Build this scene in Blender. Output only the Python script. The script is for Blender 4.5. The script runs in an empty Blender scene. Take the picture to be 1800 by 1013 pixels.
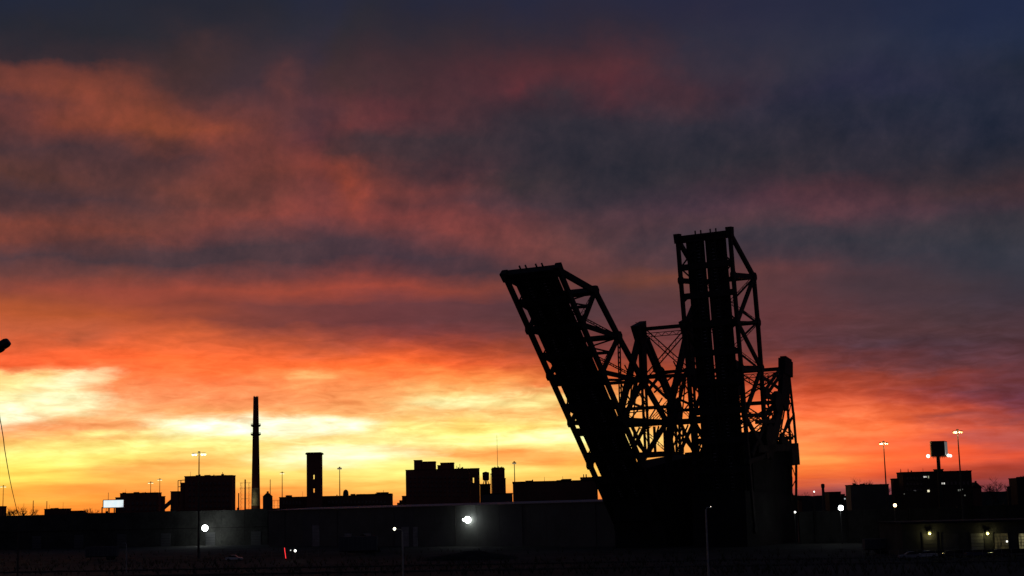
import bpy, math, random
from mathutils import Vector as V, Matrix
random.seed(7)
sc = bpy.context.scene
col = sc.collection

# ------------------------------------------------------------------ camera
F, YH, ROLL, CZ = 2600.0, 893.0, math.radians(1.4), 12.0      # focal length in photo pixels (1800 wide), horizon row, tilt, eye height
PITCH = math.atan((YH - 506.5) / F)
FW = V((0, math.cos(PITCH), math.sin(PITCH)))
U0 = V((0, -math.sin(PITCH), math.cos(PITCH)))
RT = V((1, 0, 0)) * math.cos(ROLL) - U0 * math.sin(ROLL)
UP = V((1, 0, 0)) * math.sin(ROLL) + U0 * math.cos(ROLL)
EYE = V((0, 0, CZ))
cam_d = bpy.data.cameras.new('camera'); cam = bpy.data.objects.new('camera', cam_d); col.objects.link(cam)
m = Matrix((RT, UP, -FW)).transposed().to_4x4(); m.translation = EYE
cam.matrix_world = m
cam_d.sensor_width = 36; cam_d.lens = 36 * F / 1800; cam_d.clip_start = 0.5; cam_d.clip_end = 20000
sc.camera = cam

def ray(x, y): return FW + RT * ((x - 900) / F) + UP * ((506.5 - y) / F)
def at(x, y, Y):
    d = ray(x, y); return EYE + d * (Y / d.y)
def hor(x): return YH - (x - 909.4) * math.tan(ROLL)          # horizon row under a column
def ground_y(x, y):                                             # distance of the ground seen at a pixel
    d = ray(x, y); return d.y * (-CZ / d.z)

# ------------------------------------------------------------------ node helpers
class NT:
    def __init__(s, tree): s.t = tree; s.n = tree.nodes; s.l = tree.links
    def new(s, kind, **kw):
        n = s.n.new(kind)
        for k, v in kw.items(): setattr(n, k, v)
        return n
    def put(s, sock, v):
        if v is None: return
        if hasattr(v, 'links') or isinstance(v, bpy.types.NodeSocket): s.l.new(v, sock)
        else: sock.default_value = v
    def math(s, op, a, b=None, c=None, clamp=False):
        n = s.new('ShaderNodeMath', operation=op, use_clamp=clamp)
        s.put(n.inputs[0], a); s.put(n.inputs[1], b)
        if c is not None: s.put(n.inputs[2], c)
        return n.outputs[0]
    def comb(s, x, y, z):
        n = s.new('ShaderNodeCombineXYZ')
        for i, v in enumerate((x, y, z)): s.put(n.inputs[i], v)
        return n.outputs[0]
    def noise(s, vec, scale, detail=4, rough=.55, dist=0.0, color=False):
        n = s.new('ShaderNodeTexNoise'); s.put(n.inputs['Vector'], vec)
        n.inputs['Scale'].default_value = scale; n.inputs['Detail'].default_value = detail
        n.inputs['Roughness'].default_value = rough; n.inputs['Distortion'].default_value = dist
        return n.outputs['Color' if color else 'Fac']
    def mix(s, f, a, b, blend='MIX'):
        n = s.new('ShaderNodeMix', data_type='RGBA', blend_type=blend, clamp_factor=True)
        s.put(n.inputs[0], f); s.put(n.inputs[6], a); s.put(n.inputs[7], b)
        return n.outputs[2]
    def smooth(s, v, lo, hi):
        n = s.new('ShaderNodeMapRange', interpolation_type='SMOOTHSTEP')
        s.put(n.inputs[0], v); n.inputs[1].default_value = lo; n.inputs[2].default_value = hi
        return n.outputs[0]
    def lin(s, v, lo, hi, a=0.0, b=1.0):
        n = s.new('ShaderNodeMapRange'); n.clamp = True
        s.put(n.inputs[0], v); n.inputs[1].default_value = lo; n.inputs[2].default_value = hi
        n.inputs[3].default_value = a; n.inputs[4].default_value = b
        return n.outputs[0]
def s2l(c):
    c = c / 255.0
    return c / 12.92 if c <= .04045 else ((c + .055) / 1.055) ** 2.4

# ------------------------------------------------------------------ world: dusk sky with layered clouds, by azimuth and elevation
# colour of the cloud deck (sRGB) on a coarse grid of directions: rows high to low, columns left to right
GX = [0, 110, 220, 330, 440, 560, 680, 800, 920, 1050, 1200, 1380, 1530, 1680, 1800]
GRID = [
 (0,   '23293a 252a3a 252a37 262833 282a34 282c3c 282c3c 292d40 2a2e44 2a2e44 2b2e46 2a3048 283048 24304c 202e4e'),
 (60,  '282a32 2a2a32 2c2c33 2e2c34 302d36 30303a 32303a 34303a 34303c 342f3c 323446 303548 2e364b 28334c 24324e'),
 (110, '3c2e33 382d32 3e2f33 42302f 3c3034 40333a 423338 453339 523539 543438 443a44 343745 32364a 2e3446 28323f'),
 (150, '763e36 884434 5e3934 4a3334 46343a 503638 48363a 54383c 5c383c 64393c 4c383e 383744 34364a 303546 2c3240'),
 (185, '5f3838 7a4036 804234 643a36 5e3a3a 5a383a 60393e 52383c 4a383c 5a393e 423a40 363642 343642 303542 2c3240'),
 (220, '693c38 804134 944a32 864435 6e3e3a 50383a 6a3e40 503a3e 403a3e 423a40 383840 36363e 343642 323440 2e3340'),
 (260, '563a3a 4e3738 603c38 683d38 723e38 603a3c 483a3e 3e383c 3a383c 38383e 38383e 38373e 36363e 34363e 30343e'),
 (300, '643e36 523839 583a38 663e38 7c4238 8a4638 60403e 4a3a3e 3e3a3e 3a393e 3a3a3e 3c3a3e 3e3a40 403a3e 403a3e'),
 (330, '684036 663e36 563c3c 744238 6e4039 804640 7e4840 6e4442 48403f 403c40 423c40 5a3f42 604042 52403f 563e3e'),
 (360, '503a3e 4e3a3e 60403e 6a423e 784640 8a4a42 744644 724646 564246 504246 50404a 664448 5e4248 524248 504046'),
 (390, '7d483e 80483e 824a40 864a42 824a42 7d4844 884c46 8a4c46 824a46 744848 6a464a 664449 5a444a 504248 504246'),
 (420, '874a3c 84493e 72463f 56424a 50424a 52424a 604648 824c48 8a4c48 7c4a48 60444a 524249 4e4249 4c424a 484048'),
 (450, '55424a 544248 524248 4c404a 4a3e48 4c404a 50424a 5c4449 844b48 844b48 60444a 54424a 4e424a 4a424c 48424c'),
 (475, '6e4a48 684848 644846 62464a 62464a 64464a 5c454a 54444a 5c454a 824a46 6e484a 72464a 62444a 52424a 48424c'),
 (500, '875048 925042 9c5242 a05242 a25444 a45444 a05344 9c5244 8c4e46 824a46 92503f 7e484a 6a464a 5e444a 52424c'),
 (530, 'a55c42 a45a42 a25642 945044 7c4a48 764a4a 704a4c 6c484c 6a464c 68464c 70484c 7e484a 6a464c 5c424a 55424c'),
 (560, 'be643a ba623a b05a40 a05642 824c46 7a4a4a 764a4c 70484c 6e484c 72484c 80484c 86484a 70464a 66464a 66444c'),
 (590, 'c86440 d0663e d8683c dc683a c05e3c b0583e a85644 9a5046 90504a 8a4c4a 844a4a 84484a 74484c 6a464a 66444a'),
 (620, 'e0623a ea663a f06a3a f2703a e0663a e0683a da663a c8603e be5c40 a85248 985048 9a4e48 7e484c 72464c 70464c'),
 (645, 'e66438 f06a3a f86f3c fa763e fa743c fa743a f87438 f46e38 eb6a3a e06438 c85840 c45642 8e4c4a 884a4a 804a4e'),
 (670, 'ffeea8 fff0b0 ff9058 fc8450 fd8c56 ff9a5c fd8e50 fe9a50 fe9048 fc7a40 f46c3c e25c3a d4583c b45044 8c4a4c'),
 (700, 'ffe69c fff8b8 ffa468 fd8e56 fe985a ff9c5c ffa05c ffd884 ffdc86 ffb05c ff8444 ea603a f2623a c0524a 8a4850'),
 (730, 'fffac8 ffc27a ffcc82 ffb068 ffba70 ffbc70 ffc070 ffc272 ffcc78 ffba62 ff9448 fb6e3c fd723e f6623c b04c48'),
 (752, 'ffac66 ffa664 ffc274 fff8aa ffffe0 ffffd0 ffd67c ffde70 ffea70 ffd468 ff9e4c fd783f ff743e e85e3e c85846'),
 (780, 'ffbe64 ffd870 fff080 fff48c fff08c ffd87a fff690 fff080 fff088 ffe680 ffa850 ff8446 ff703c f6643e be5246'),
 (800, 'ffd25f ffe66c ffe870 ffb65c ffca66 fffcba fff8aa ffa852 ff9c4a ffb652 ffa04a ff9046 ff6832 ff6034 f05a3a'),
 (830, 'ffdc5a ffdc60 ffb052 ffbe5a ffdc6c ffdc6a fff078 fff078 ffe068 ffcc5a ffa44c ff7d37 fa6434 d05238 a04440'),
 (860, 'ffb946 ffae42 ffa040 ffa044 ffa446 ffaa4a ffba50 ffa444 ffa64a ffa048 f07a40 d25538 985046 7c4042 703c42'),
 (895, 'ffa037 ff9232 ff8c32 ff8a34 ff8634 ff8032 ff7a36 fe7a36 fc7a38 f87236 d85c38 90403c 6c3a40 5e3840 5a363e'),
]
GYS = [r[0] for r in GRID]
GC = [[tuple(s2l(int(h[i:i + 2], 16)) for i in (0, 2, 4)) for h in r[1].split()] for r in GRID]
def grid_color(x, y):
    x = min(max(x, GX[0]), GX[-1]); y = min(max(y, GYS[0]), GYS[-1])
    i = max(k for k in range(len(GX) - 1) if GX[k] <= x); j = max(k for k in range(len(GYS) - 1) if GYS[k] <= y)
    a = (x - GX[i]) / (GX[i + 1] - GX[i]); b = (y - GYS[j]) / (GYS[j + 1] - GYS[j])
    return tuple((GC[j][i][k] * (1 - a) + GC[j][i + 1][k] * a) * (1 - b) + (GC[j + 1][i][k] * (1 - a) + GC[j + 1][i + 1][k] * a) * b for k in range(3))

# cloud streaks, gaps and patches laid over the coarse deck: centre, half sizes, tilt (deg), colour, opacity, edge hardness
FEAT = [
 (30, 668, 80, 13, 0, 'ffeca0', .95, 2), (125, 668, 50, 9, -4, 'ffffd2', .9, 2), (60, 682, 60, 5, 6, 'ffcc84', .8, 1),
 (115, 698, 78, 13, 3, 'ffffc6', .95, 2), (90, 722, 105, 7, 2, 'fff6ba', .85, 1), (10, 736, 36, 17, 0, 'ffffcc', 1, 2),
 (120, 754, 130, 13, -3, 'ffa464', .9, 2), (250, 726, 50, 11, 8, 'ffa062', .85, 1), (255, 700, 60, 12, 8, 'fe9a60', .6, 1),
 (335, 755, 60, 12, 12, 'fffec0', .85, 2), (455, 752, 130, 15, 1, 'ffffd4', 1, 3), (575, 750, 55, 11, 3, 'ffffc8', .8, 2),
 (180, 786, 180, 10, -2, 'fff08a', .6, 1), (350, 790, 90, 8, 0, 'ffe078', .5, 1), (120, 805, 120, 8, 0, 'fff47c', .7, 1),
 (270, 820, 115, 8, -3, 'ffa850', .85, 1), (420, 815, 80, 6, 0, 'ffb45a', .5, 1), (60, 838, 120, 9, 0, 'ffe05c', .7, 1), (170, 861, 110, 7, -1, 'ff9c46', .75, 1),
 (400, 845, 120, 8, 0, 'ffb852', .5, 1), (520, 795, 60, 10, 0, 'fff69a', .6, 1), (610, 800, 110, 11, -3, 'ffffc2', .95, 2), (700, 778, 90, 7, 0, 'fffca8', .7, 1),
 (640, 778, 130, 6, -3, 'ffcc72', .6, 1), (600, 838, 120, 7, 0, 'ffcf66', .5, 1), (690, 838, 60, 10, 0, 'fff482', .7, 1),
 (850, 800, 120, 7, 3, 'ff9444', .9, 2), (960, 801, 90, 6, -4, 'ffa04a', .85, 1), (900, 772, 150, 8, -2, 'fff896', .8, 1), (985, 760, 70, 9, -3, 'ffffb4', .85, 1), (870, 822, 90, 8, 0, 'fff486', .7, 1),
 (985, 822, 60, 5, -3, 'ff9846', .6, 1), (950, 840, 80, 6, -2, 'ffc65c', .6, 1),
 (815, 707, 100, 10, -4, 'fff0a0', .85, 2), (770, 714, 50, 6, -8, 'fffcb4', .7, 1), (940, 700, 60, 9, -5, 'ffe28c', .7, 1), (955, 724, 80, 4, -2, 'ffa858', .7, 1), (830, 730, 70, 3, -4, 'ffb060', .5, 1),
 (930, 682, 70, 8, -8, 'f97c42', .8, 1), (690, 668, 60, 7, 0, 'fb7e46', .6, 1), (560, 664, 26, 5, -6, 'ffbe78', .8, 1), (360, 690, 120, 14, 4, 'fd8a54', .7, 1), (500, 712, 120, 10, 3, 'ff9c60', .5, 1),
 (580, 618, 34, 9, -8, 'a05a48', .45, 1), (200, 560, 170, 7, 8, 'c4683a', .6, 1), (100, 578, 120, 6, 4, '9c5a48', .5, 1), (330, 612, 150, 6, 3, 'e46c40', .5, 1),
 (1690, 735, 95, 6, 1, '80464a', .85, 1), (1715, 684, 85, 6, -1, '8a4a50', .7, 1), (1710, 766, 62, 8, 2, '9c4a48', .7, 1), (1770, 790, 60, 6, -4, 'b04e46', .6, 1), (1500, 790, 90, 5, 0, 'ff6c38', .6, 1),
 (1420, 760, 60, 14, 0, 'ff8a4c', .6, 1), (1425, 808, 55, 14, 0, 'ff9a48', .8, 1), (1600, 864, 230, 13, -2, '783e44', .85, 2), (1440, 862, 50, 9, -4, '9c4a44', .8, 1), (1770, 832, 90, 16, -2, '943424', .8, 1), (1480, 846, 60, 5, -4, 'c8543c', .5, 1),
 (470, 452, 330, 25, 1, '4a3f47', .92, 2), (90, 452, 140, 14, -3, '55434a', .75, 1), (780, 466, 130, 12, 8, '50434b', .85, 1), (660, 545, 250, 20, 2, '754a4b', .8, 1), (860, 560, 120, 16, 0, '70494c', .7, 1),
 (560, 508, 380, 9, 0, 'a85644', .75, 1), (200, 500, 150, 12, 3, '98524a', .5, 1), (940, 425, 90, 20, 12, '8c4d48', .8, 1), (760, 395, 110, 14, 8, '8c4c45', .7, 1),
 (70, 155, 80, 15, 12, '8c4534', .85, 1), (180, 182, 90, 17, 12, '8a4534', .85, 1), (290, 222, 110, 20, 10, '964b32', .9, 1), (400, 255, 70, 14, 14, '78413a', .7, 1), (30, 190, 50, 22, 10, '5c3839', .6, 1),
 (100, 265, 110, 16, 4, '4c3638', .7, 1), (310, 275, 90, 12, 6, '523839', .6, 1), (60, 305, 60, 14, 0, '643e37', .6, 1), (480, 305, 60, 22, 30, '7e4338', .7, 1), (610, 310, 60, 24, 25, '96493a', .8, 1), (645, 335, 24, 26, 10, 'a04e3c', .7, 1),
 (350, 340, 130, 14, 8, '704238', .6, 1), (80, 345, 120, 12, 2, '503b3f', .7, 1), (480, 370, 60, 14, 6, '84483f', .6, 1), (520, 155, 11, 34, 10, '70403c', .8, 1), (335, 110, 12, 26, 14, '5a3a38', .8, 1), (440, 115, 60, 20, 0, '46343a', .6, 1),
 (660, 218, 58, 16, -28, '743f40', .85, 1), (770, 160, 18, 40, 22, '5c393c', .7, 1), (830, 200, 16, 40, 10, '5a3a3e', .6, 1), (945, 140, 50, 17, -10, '6c3a3c', .85, 1), (1000, 115, 60, 12, 4, '5c383c', .7, 1), (1095, 150, 26, 40, 12, '68393c', .8, 1), (1215, 165, 40, 22, 10, '583a3e', .7, 1),
 (985, 165, 22, 24, 20, '403a3e', .8, 1), (800, 260, 120, 20, -6, '3e393d', .7, 1), (1030, 240, 180, 36, 4, '3b393e', .8, 1), (800, 345, 40, 22, 20, '7a4844', .6, 1), (960, 360, 120, 14, 0, '4e4246', .7, 1), (660, 265, 60, 14, -10, '46393d', .6, 1),
 (1450, 372, 70, 11, 18, '70464a', .8, 1), (1340, 345, 50, 12, 10, '60424a', .6, 1), (1610, 355, 60, 10, 14, '5c4249', .6, 1), (1440, 415, 120, 14, 0, '4c4149', .7, 1), (1370, 497, 50, 11, 0, '8a4a46', .8, 1), (1530, 512, 120, 13, 0, '56434b', .7, 1),
 (1450, 560, 110, 9, 0, '82484a', .6, 1), (1600, 605, 130, 11, 0, '64444c', .7, 1), (1650, 580, 120, 8, 2, '764648', .5, 1), (1500, 640, 90, 6, 0, '8a4a4a', .5, 1), (1420, 590, 60, 9, 0, '7a484c', .5, 1), (1150, 498, 50, 10, 0, '98513f', .6, 1),
]
FEAT = [(cx, cy, rx, ry, math.cos(math.radians(t)), math.sin(math.radians(t)), tuple(s2l(int(h[i:i + 2], 16)) for i in (0, 2, 4)), a, p) for cx, cy, rx, ry, t, h, a, p in FEAT]
def deck_color(x, y):
    c = grid_color(x, y)
    for cx, cy, rx, ry, ct, st, fc, a, p in FEAT:
        dx, dy = x - cx, y - cy; u, v = (dx * ct + dy * st) / (rx * 1.15), (-dx * st + dy * ct) / (ry * 1.15); r2 = u * u + v * v
        if r2 > 6: continue
        wgt = a * math.exp(-r2 ** p * .9)
        c = tuple(c[k] * (1 - wgt) + fc[k] * wgt for k in range(3))
    return c
def interp(v, pts):
    if v <= pts[0][0]: return pts[0][1]
    for (a0, b0), (a1, b1) in zip(pts, pts[1:]):
        if v <= a1: return b0 + (b1 - b0) * (v - a0) / (a1 - a0)
    return pts[-1][1]
def tone(x, y):                                            # density of the cloud deck: thicker and duller to the right and high up
    lo = interp(x, [(0, 575), (600, 590), (850, 640), (1000, 670), (1250, 690), (1350, 690), (1800, 745)])
    k = min(1, max(0, (lo + 30 - y) / 60.0))
    r = interp(x, [(0, .90 if y > 380 else .82), (550, .97 if y > 380 else .88), (850, .74), (1000, .57 if y > 380 else .66), (1800, .53 if y > 380 else .64)]); r = r + (.90 - r) * max(0, min(1, (170 - y) / 110))
    g = interp(y, [(0, .78), (120, .80), (220, .76), (400, .70), (560, .62), (700, .55)]); b = interp(y, [(0, .84), (120, .86), (250, .85), (450, .74), (560, .64), (700, .66)])
    ctr = max(0, min(1, (x - 600) / 300)) * max(0, min(1, (y - 60) / 80)) * max(0, min(1, (420 - y) / 80)); g *= 1 - .16 * ctr; b *= 1 + (-.08 if x > 600 else .12) * max(0, min(1, (420 - y) / 80))
    g *= 1 + .14 * (1 - ctr) * max(0, min(1, (700 - x) / 200)) * k; kl = max(0, min(1, (y - 690) / 40)); lw = (1 + .06 * kl, 1 + .10 * kl, 1 + .18 * kl); hot = max(0, min(1, (y - 590) / 30)) * max(0, min(1, (690 - y) / 30)) * max(0, min(1, (950 - x) / 200)); lw = (lw[0] * (1 + .2 * hot), lw[1], lw[2] * (1 - .12 * hot))
    return tuple((1 - k + k * v) * l_ for v, l_ in zip((r, g, b), lw))
def dir_pixel(az, el):
    d = V((math.sin(az) * math.cos(el), math.cos(az) * math.cos(el), math.sin(el)))
    w = d.dot(FW); return 900 + F * d.dot(RT) / w, 506.5 - F * d.dot(UP) / w

SUN_AZ = -0.20
w = bpy.data.worlds.new('World'); sc.world = w; w.use_nodes = True
nt = NT(w.node_tree); nt.n.clear()
tc = nt.new('ShaderNodeTexCoord').outputs['Generated']
sep = nt.new('ShaderNodeSeparateXYZ'); nt.l.new(tc, sep.inputs[0])
X, Y, Z = sep.outputs
az = nt.math('ARCTAN2', X, Y); el = nt.math('ARCSINE', nt.math('MINIMUM', nt.math('MAXIMUM', Z, -1.0), 1.0))
elp = nt.math('MAXIMUM', el, 0.0)
lg = nt.math('LOGARITHM', nt.math('ADD', elp, 0.045), math.e)
q = nt.comb(nt.math('MULTIPLY', az, 5.0), nt.math('MULTIPLY', lg, 2.6), 0.37)
def offs(a): 
    n = nt.new('ShaderNodeVectorMath', operation='ADD'); nt.l.new(q, n.inputs[0]); n.inputs[1].default_value = a; return n.outputs[0]
n1 = nt.math('SUBTRACT', nt.noise(offs((11, 3, 5)), 1.6, 6, .58), .5)
n2 = nt.math('SUBTRACT', nt.noise(offs((31, 17, 9)), 1.3, 6, .58), .5)
hgt = nt.math('ADD', elp, .03)
du = nt.math('MULTIPLY', n1, nt.math('ADD', .04, nt.math('MULTIPLY', elp, .30)))
dv = nt.math('MULTIPLY', nt.math('MULTIPLY', n2, hgt), .17)
qf = nt.comb(nt.math('MULTIPLY', az, 26.0), nt.math('MULTIPLY', lg, 9.0), 1.3)
n3 = nt.math('SUBTRACT', nt.noise(qf, 1.0, 5, .6, .1), .5); qg = nt.comb(nt.math('MULTIPLY', az, 24.0), nt.math('MULTIPLY', lg, 11.0), 5.7)
n4 = nt.math('SUBTRACT', nt.noise(qg, 1.0, 5, .6, .1), .5)
azw = nt.math('ADD', nt.math('ADD', az, du), nt.math('MULTIPLY', n3, nt.lin(el, .08, .14, .05, .025))); elw = nt.math('ADD', nt.math('ADD', el, dv), nt.math('MULTIPLY', nt.math('MULTIPLY', n4, hgt), nt.lin(el, .08, .14, .16, .06)))
DUSK = [(0, '40303a'), (.05, '3a2e3a'), (.12, '302c3a'), (.2, '2a2a38'), (.3, '242838'), (.4, '1f2536')]
def dusk(e):
    for (e0, c0), (e1, c1) in zip(DUSK, DUSK[1:]):
        if e <= e1:
            k = max(0, (e - e0) / (e1 - e0))
            return tuple(s2l(int(c0[i:i + 2], 16)) * (1 - k) + s2l(int(c1[i:i + 2], 16)) * k for i in (0, 2, 4))
    return tuple(s2l(int(DUSK[-1][1][i:i + 2], 16)) for i in (0, 2, 4))
ZEN = tuple(s2l(int('222a42'[i_:i_ + 2], 16)) for i_ in (0, 2, 4))
def sky_color(a, e):                                            # cloud colour in a direction; away from the sunset it falls off to dusk
    inside = min(max(a, -.335), .335); k = min(1.0, max(0.0, (abs(a) - .345) / 1.2)); k = k * k * (3 - 2 * k)
    px = dir_pixel(inside, max(e, 0.0)); tn = tone(*px); c = tuple(v * t for v, t in zip(deck_color(*px), tn)); d = dusk(max(e, 0))
    fade = min(1, max(0, (e - .335) / .065))
    c = tuple(c[t] * (1 - fade) + ZEN[t] * fade for t in range(3))
    return tuple(c[t] * (1 - k) + d[t] * k for t in range(3))
def bank(e0, e1, ncol):
    fac = nt.lin(elw, e0, e1)
    cols = [-2.8, -1.9, -1.15, -.62] + [-.345 + .69 * i / (ncol - 1) for i in range(ncol)] + [.62, 1.15, 1.9, 2.8]
    cur = None
    for j, a in enumerate(cols):
        g = bpy.data.node_groups.new('sky_column', 'ShaderNodeTree')      # one ramp of elevation per azimuth
        g.interface.new_socket('Fac', in_out='INPUT', socket_type='NodeSocketFloat'); g.interface.new_socket('Color', in_out='OUTPUT', socket_type='NodeSocketColor')
        rr = g.nodes.new('ShaderNodeValToRGB'); cr = rr.color_ramp
        N = 32 if abs(a) < .4 else 12
        while len(cr.elements) < N: cr.elements.new(1.0)
        for i in range(N):
            cr.elements[i].position = i / (N - 1); cr.elements[i].color = (*sky_color(a, e0 + (e1 - e0) * i / (N - 1)), 1)
        gi, go = g.nodes.new('NodeGroupInput'), g.nodes.new('NodeGroupOutput')
        g.links.new(gi.outputs[0], rr.inputs[0]); g.links.new(rr.outputs[0], go.inputs[0])
        r = nt.new('ShaderNodeGroup'); r.node_tree = g; nt.l.new(fac, r.inputs[0])
        cur = r.outputs[0] if cur is None else nt.mix(nt.lin(azw, cols[j - 1], a), cur, r.outputs[0])
    return cur
cur = nt.mix(nt.smooth(elw, .105, .115), bank(-.004, .12, 40), bank(.10, .40, 32))
# finer cloud structure: ripples and streaks that thin or thicken the deck
d1 = nt.math('SUBTRACT', nt.noise(offs((3, 40, 2)), 4.2, 8, .62, .1), .5)
d2 = nt.math('SUBTRACT', nt.noise(nt.comb(nt.math('MULTIPLY', az, 9.0), nt.math('MULTIPLY', el, 95.0), 2.0), 1.0, 5, .55, .4), .5)
low = nt.math('SUBTRACT', 1.0, nt.smooth(el, .03, .16))
mid = nt.math('MULTIPLY', nt.smooth(el, .02, .06), nt.math('SUBTRACT', 1.0, nt.smooth(el, .09, .15)))
d3 = nt.math('SUBTRACT', nt.noise(nt.comb(nt.math('MULTIPLY', az, 46.0), nt.math('MULTIPLY', el, 190.0), 7.0), 1.0, 4, .6, .6), .5)
mm = nt.math('ADD', nt.math('MULTIPLY', d1, nt.math('ADD', .62, nt.math('MULTIPLY', low, .18))),
             nt.math('ADD', nt.math('MULTIPLY', nt.math('MULTIPLY', d2, low), 1.25), nt.math('MULTIPLY', nt.math('MULTIPLY', d3, mid), 1.5)))
hi = nt.math('MULTIPLY', nt.smooth(el, .12, .18), nt.math('SUBTRACT', 1.0, nt.smooth(el, .24, .34)))
tilt = nt.math('ADD', nt.math('MULTIPLY', el, 15.0), nt.math('MULTIPLY', az, 7.0)); til2 = nt.math('SUBTRACT', nt.math('MULTIPLY', az, 17.0), nt.math('MULTIPLY', el, 9.0))
d4 = nt.math('SUBTRACT', nt.noise(nt.comb(til2, tilt, 3.1), 2.1, 6, .62, .15), .5)
mm = nt.math('ADD', mm, nt.math('MULTIPLY', nt.math('MULTIPLY', d4, hi), 1.75))
kr = nt.lin(el, .04, .16, .30, .90); kg = nt.lin(el, .04, .16, .85, .58); kb = nt.lin(el, .04, .16, 1.25, .42)
top = nt.math('SUBTRACT', 1.0, nt.math('MULTIPLY', nt.smooth(el, .26, .36), .7))
def ex(k): return nt.math('EXPONENT', nt.math('MULTIPLY', nt.math('MULTIPLY', mm, top), k))
sc3 = nt.comb(ex(kr), ex(kg), ex(kb))
cur = nt.mix(1.0, cur, sc3, 'MULTIPLY')
sky = nt.new('ShaderNodeTexSky'); sky.sky_type = 'NISHITA'; sky.sun_disc = False
sky.sun_elevation = math.radians(0.5); sky.sun_rotation = SUN_AZ
bg1 = nt.new('ShaderNodeBackground'); nt.l.new(cur, bg1.inputs[0]); bg1.inputs[1].default_value = 1.0
bg2 = nt.new('ShaderNodeBackground'); nt.l.new(sky.outputs[0], bg2.inputs[0]); bg2.inputs[1].default_value = 0.0004
add = nt.new('ShaderNodeAddShader'); nt.l.new(bg1.outputs[0], add.inputs[0]); nt.l.new(bg2.outputs[0], add.inputs[1])
out = nt.new('ShaderNodeOutputWorld'); nt.l.new(add.outputs[0], out.inputs[0])

sun_d = bpy.data.lights.new('sun', 'SUN'); sun_d.energy = 0.04; sun_d.angle = math.radians(3); sun_d.color = (1, .42, .16)
sun = bpy.data.objects.new('sun', sun_d); col.objects.link(sun)
sd = V((math.sin(SUN_AZ), math.cos(SUN_AZ), math.tan(math.radians(0.5)))).normalized()
sun.rotation_euler = sd.to_track_quat('Z', 'Y').to_euler(); sun.location = sd * 3000
vs = sc.view_settings; vs.view_transform = 'Standard'; vs.look = 'None'; vs.exposure = 0; vs.gamma = 1
sc.cycles.use_denoising = True
sc.cycles.max_bounces = 4; sc.cycles.diffuse_bounces = 2; sc.cycles.glossy_bounces = 2; sc.cycles.sample_clamp_indirect = 3

# ------------------------------------------------------------------ materials
MATS = {}
def mat(name, rgb, rough=.7, metal=0.0, var=.35, scale=.6, spec=.5):
    if name in MATS: return MATS[name]
    m_ = bpy.data.materials.new(name); m_.use_nodes = True
    t = NT(m_.node_tree); b = t.n['Principled BSDF']
    p = t.new('ShaderNodeTexCoord').outputs['Object']
    f = t.noise(p, scale, 6, .62); g = t.noise(p, scale * 9, 3, .5)
    k = t.math('ADD', t.math('MULTIPLY', f, .7), t.math('MULTIPLY', g, .3))
    lo = tuple(c * (1 - var) for c in rgb) + (1,); hi = tuple(min(1, c * (1 + var)) for c in rgb) + (1,)
    t.l.new(t.mix(t.smooth(k, .3, .7), lo, hi), b.inputs['Base Color'])
    t.put(b.inputs['Roughness'], t.lin(g, .3, .7, max(.05, rough - .12), min(1, rough + .12)))
    b.inputs['Metallic'].default_value = metal; b.inputs['Specular IOR Level'].default_value = spec
    MATS[name] = m_; return m_
def glow(name, rgb, strength):
    if name in MATS: return MATS[name]
    m_ = bpy.data.materials.new(name); m_.use_nodes = True
    t = NT(m_.node_tree); b = t.n['Principled BSDF']; b.inputs['Base Color'].default_value = (.8, .8, .8, 1)
    b.inputs['Emission Color'].default_value = (*rgb, 1); b.inputs['Emission Strength'].default_value = strength
    MATS[name] = m_; return m_
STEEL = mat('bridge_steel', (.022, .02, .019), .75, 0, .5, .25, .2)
RUST = mat('rusted_steel', (.035, .024, .018), .8, 0, .5, .4, .2)
TIE = mat('creosoted_timber', (.02, .017, .015), .9, 0, .4, .8, .2)
RAIL = mat('worn_rail', (.12, .11, .10), .45, .8)
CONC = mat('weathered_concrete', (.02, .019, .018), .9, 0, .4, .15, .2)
BRICK = mat('dark_brick', (.20, .072, .052), .9, 0, .3, .12, .2)
BRICK2 = mat('soot_brick', (.14, .06, .046), .9, 0, .3, .1, .2)
DARKW = mat('dark_render', (.045, .032, .03), .9, 0, .3, .1, .1)  # darker wall colour for the right-hand blocks
GREYW = mat('grey_cladding', (.085, .085, .088), .8, 0, .25, .1, .3)
PALE = mat('pale_panel', (.085, .088, .082), .75, 0, .25, .12, .3)
PALEW = mat('pale_paint', (.22, .225, .23), .7, 0, .25, .3, .3)
ROOFM = mat('metal_roof', (.16, .14, .14), .6, .3, .5, .05)
TAR = mat('tar_roof', (.022, .022, .024), .95, 0, .3, .2, .1)
GALV = mat('galvanised_steel', (.13, .13, .125), .6, .3, .25, 1.0)
POLE = mat('weathered_pole', (.05, .042, .036), .85)
BARK = mat('bark', (.035, .028, .022), .95)
GLASS = mat('dark_glass', (.02, .022, .026), .12, 0, .2, .5, .6)
BLACKP = mat('black_paint', (.012, .012, .013), .5)
RUBBER = mat('rubber', (.015, .015, .015), .9)
WATERTK = mat('tank_steel', (.05, .04, .038), .7)
L_YEL = glow('sodium_glow', (1, .52, .13), 2.0)
L_YELF = glow('sodium_glow_far', (1, .80, .40), 1.6)
L_WHITE = glow('floodlight_glow', (.93, 1, .96), 14.0)
L_SMALL = glow('lamp_glow', (1, .96, .85), 3.0)
L_ORANGE = glow('orange_lamp_glow', (1, .62, .30), 6.0)
L_RED = glow('red_tube_glow', (1, .03, .03), 1.4)
L_DOOR = glow('wall_lamp_glow', (.95, .85, .18), 2.2)
L_WIN = glow('lit_window_glow', (1, .92, .66), .55)

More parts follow.
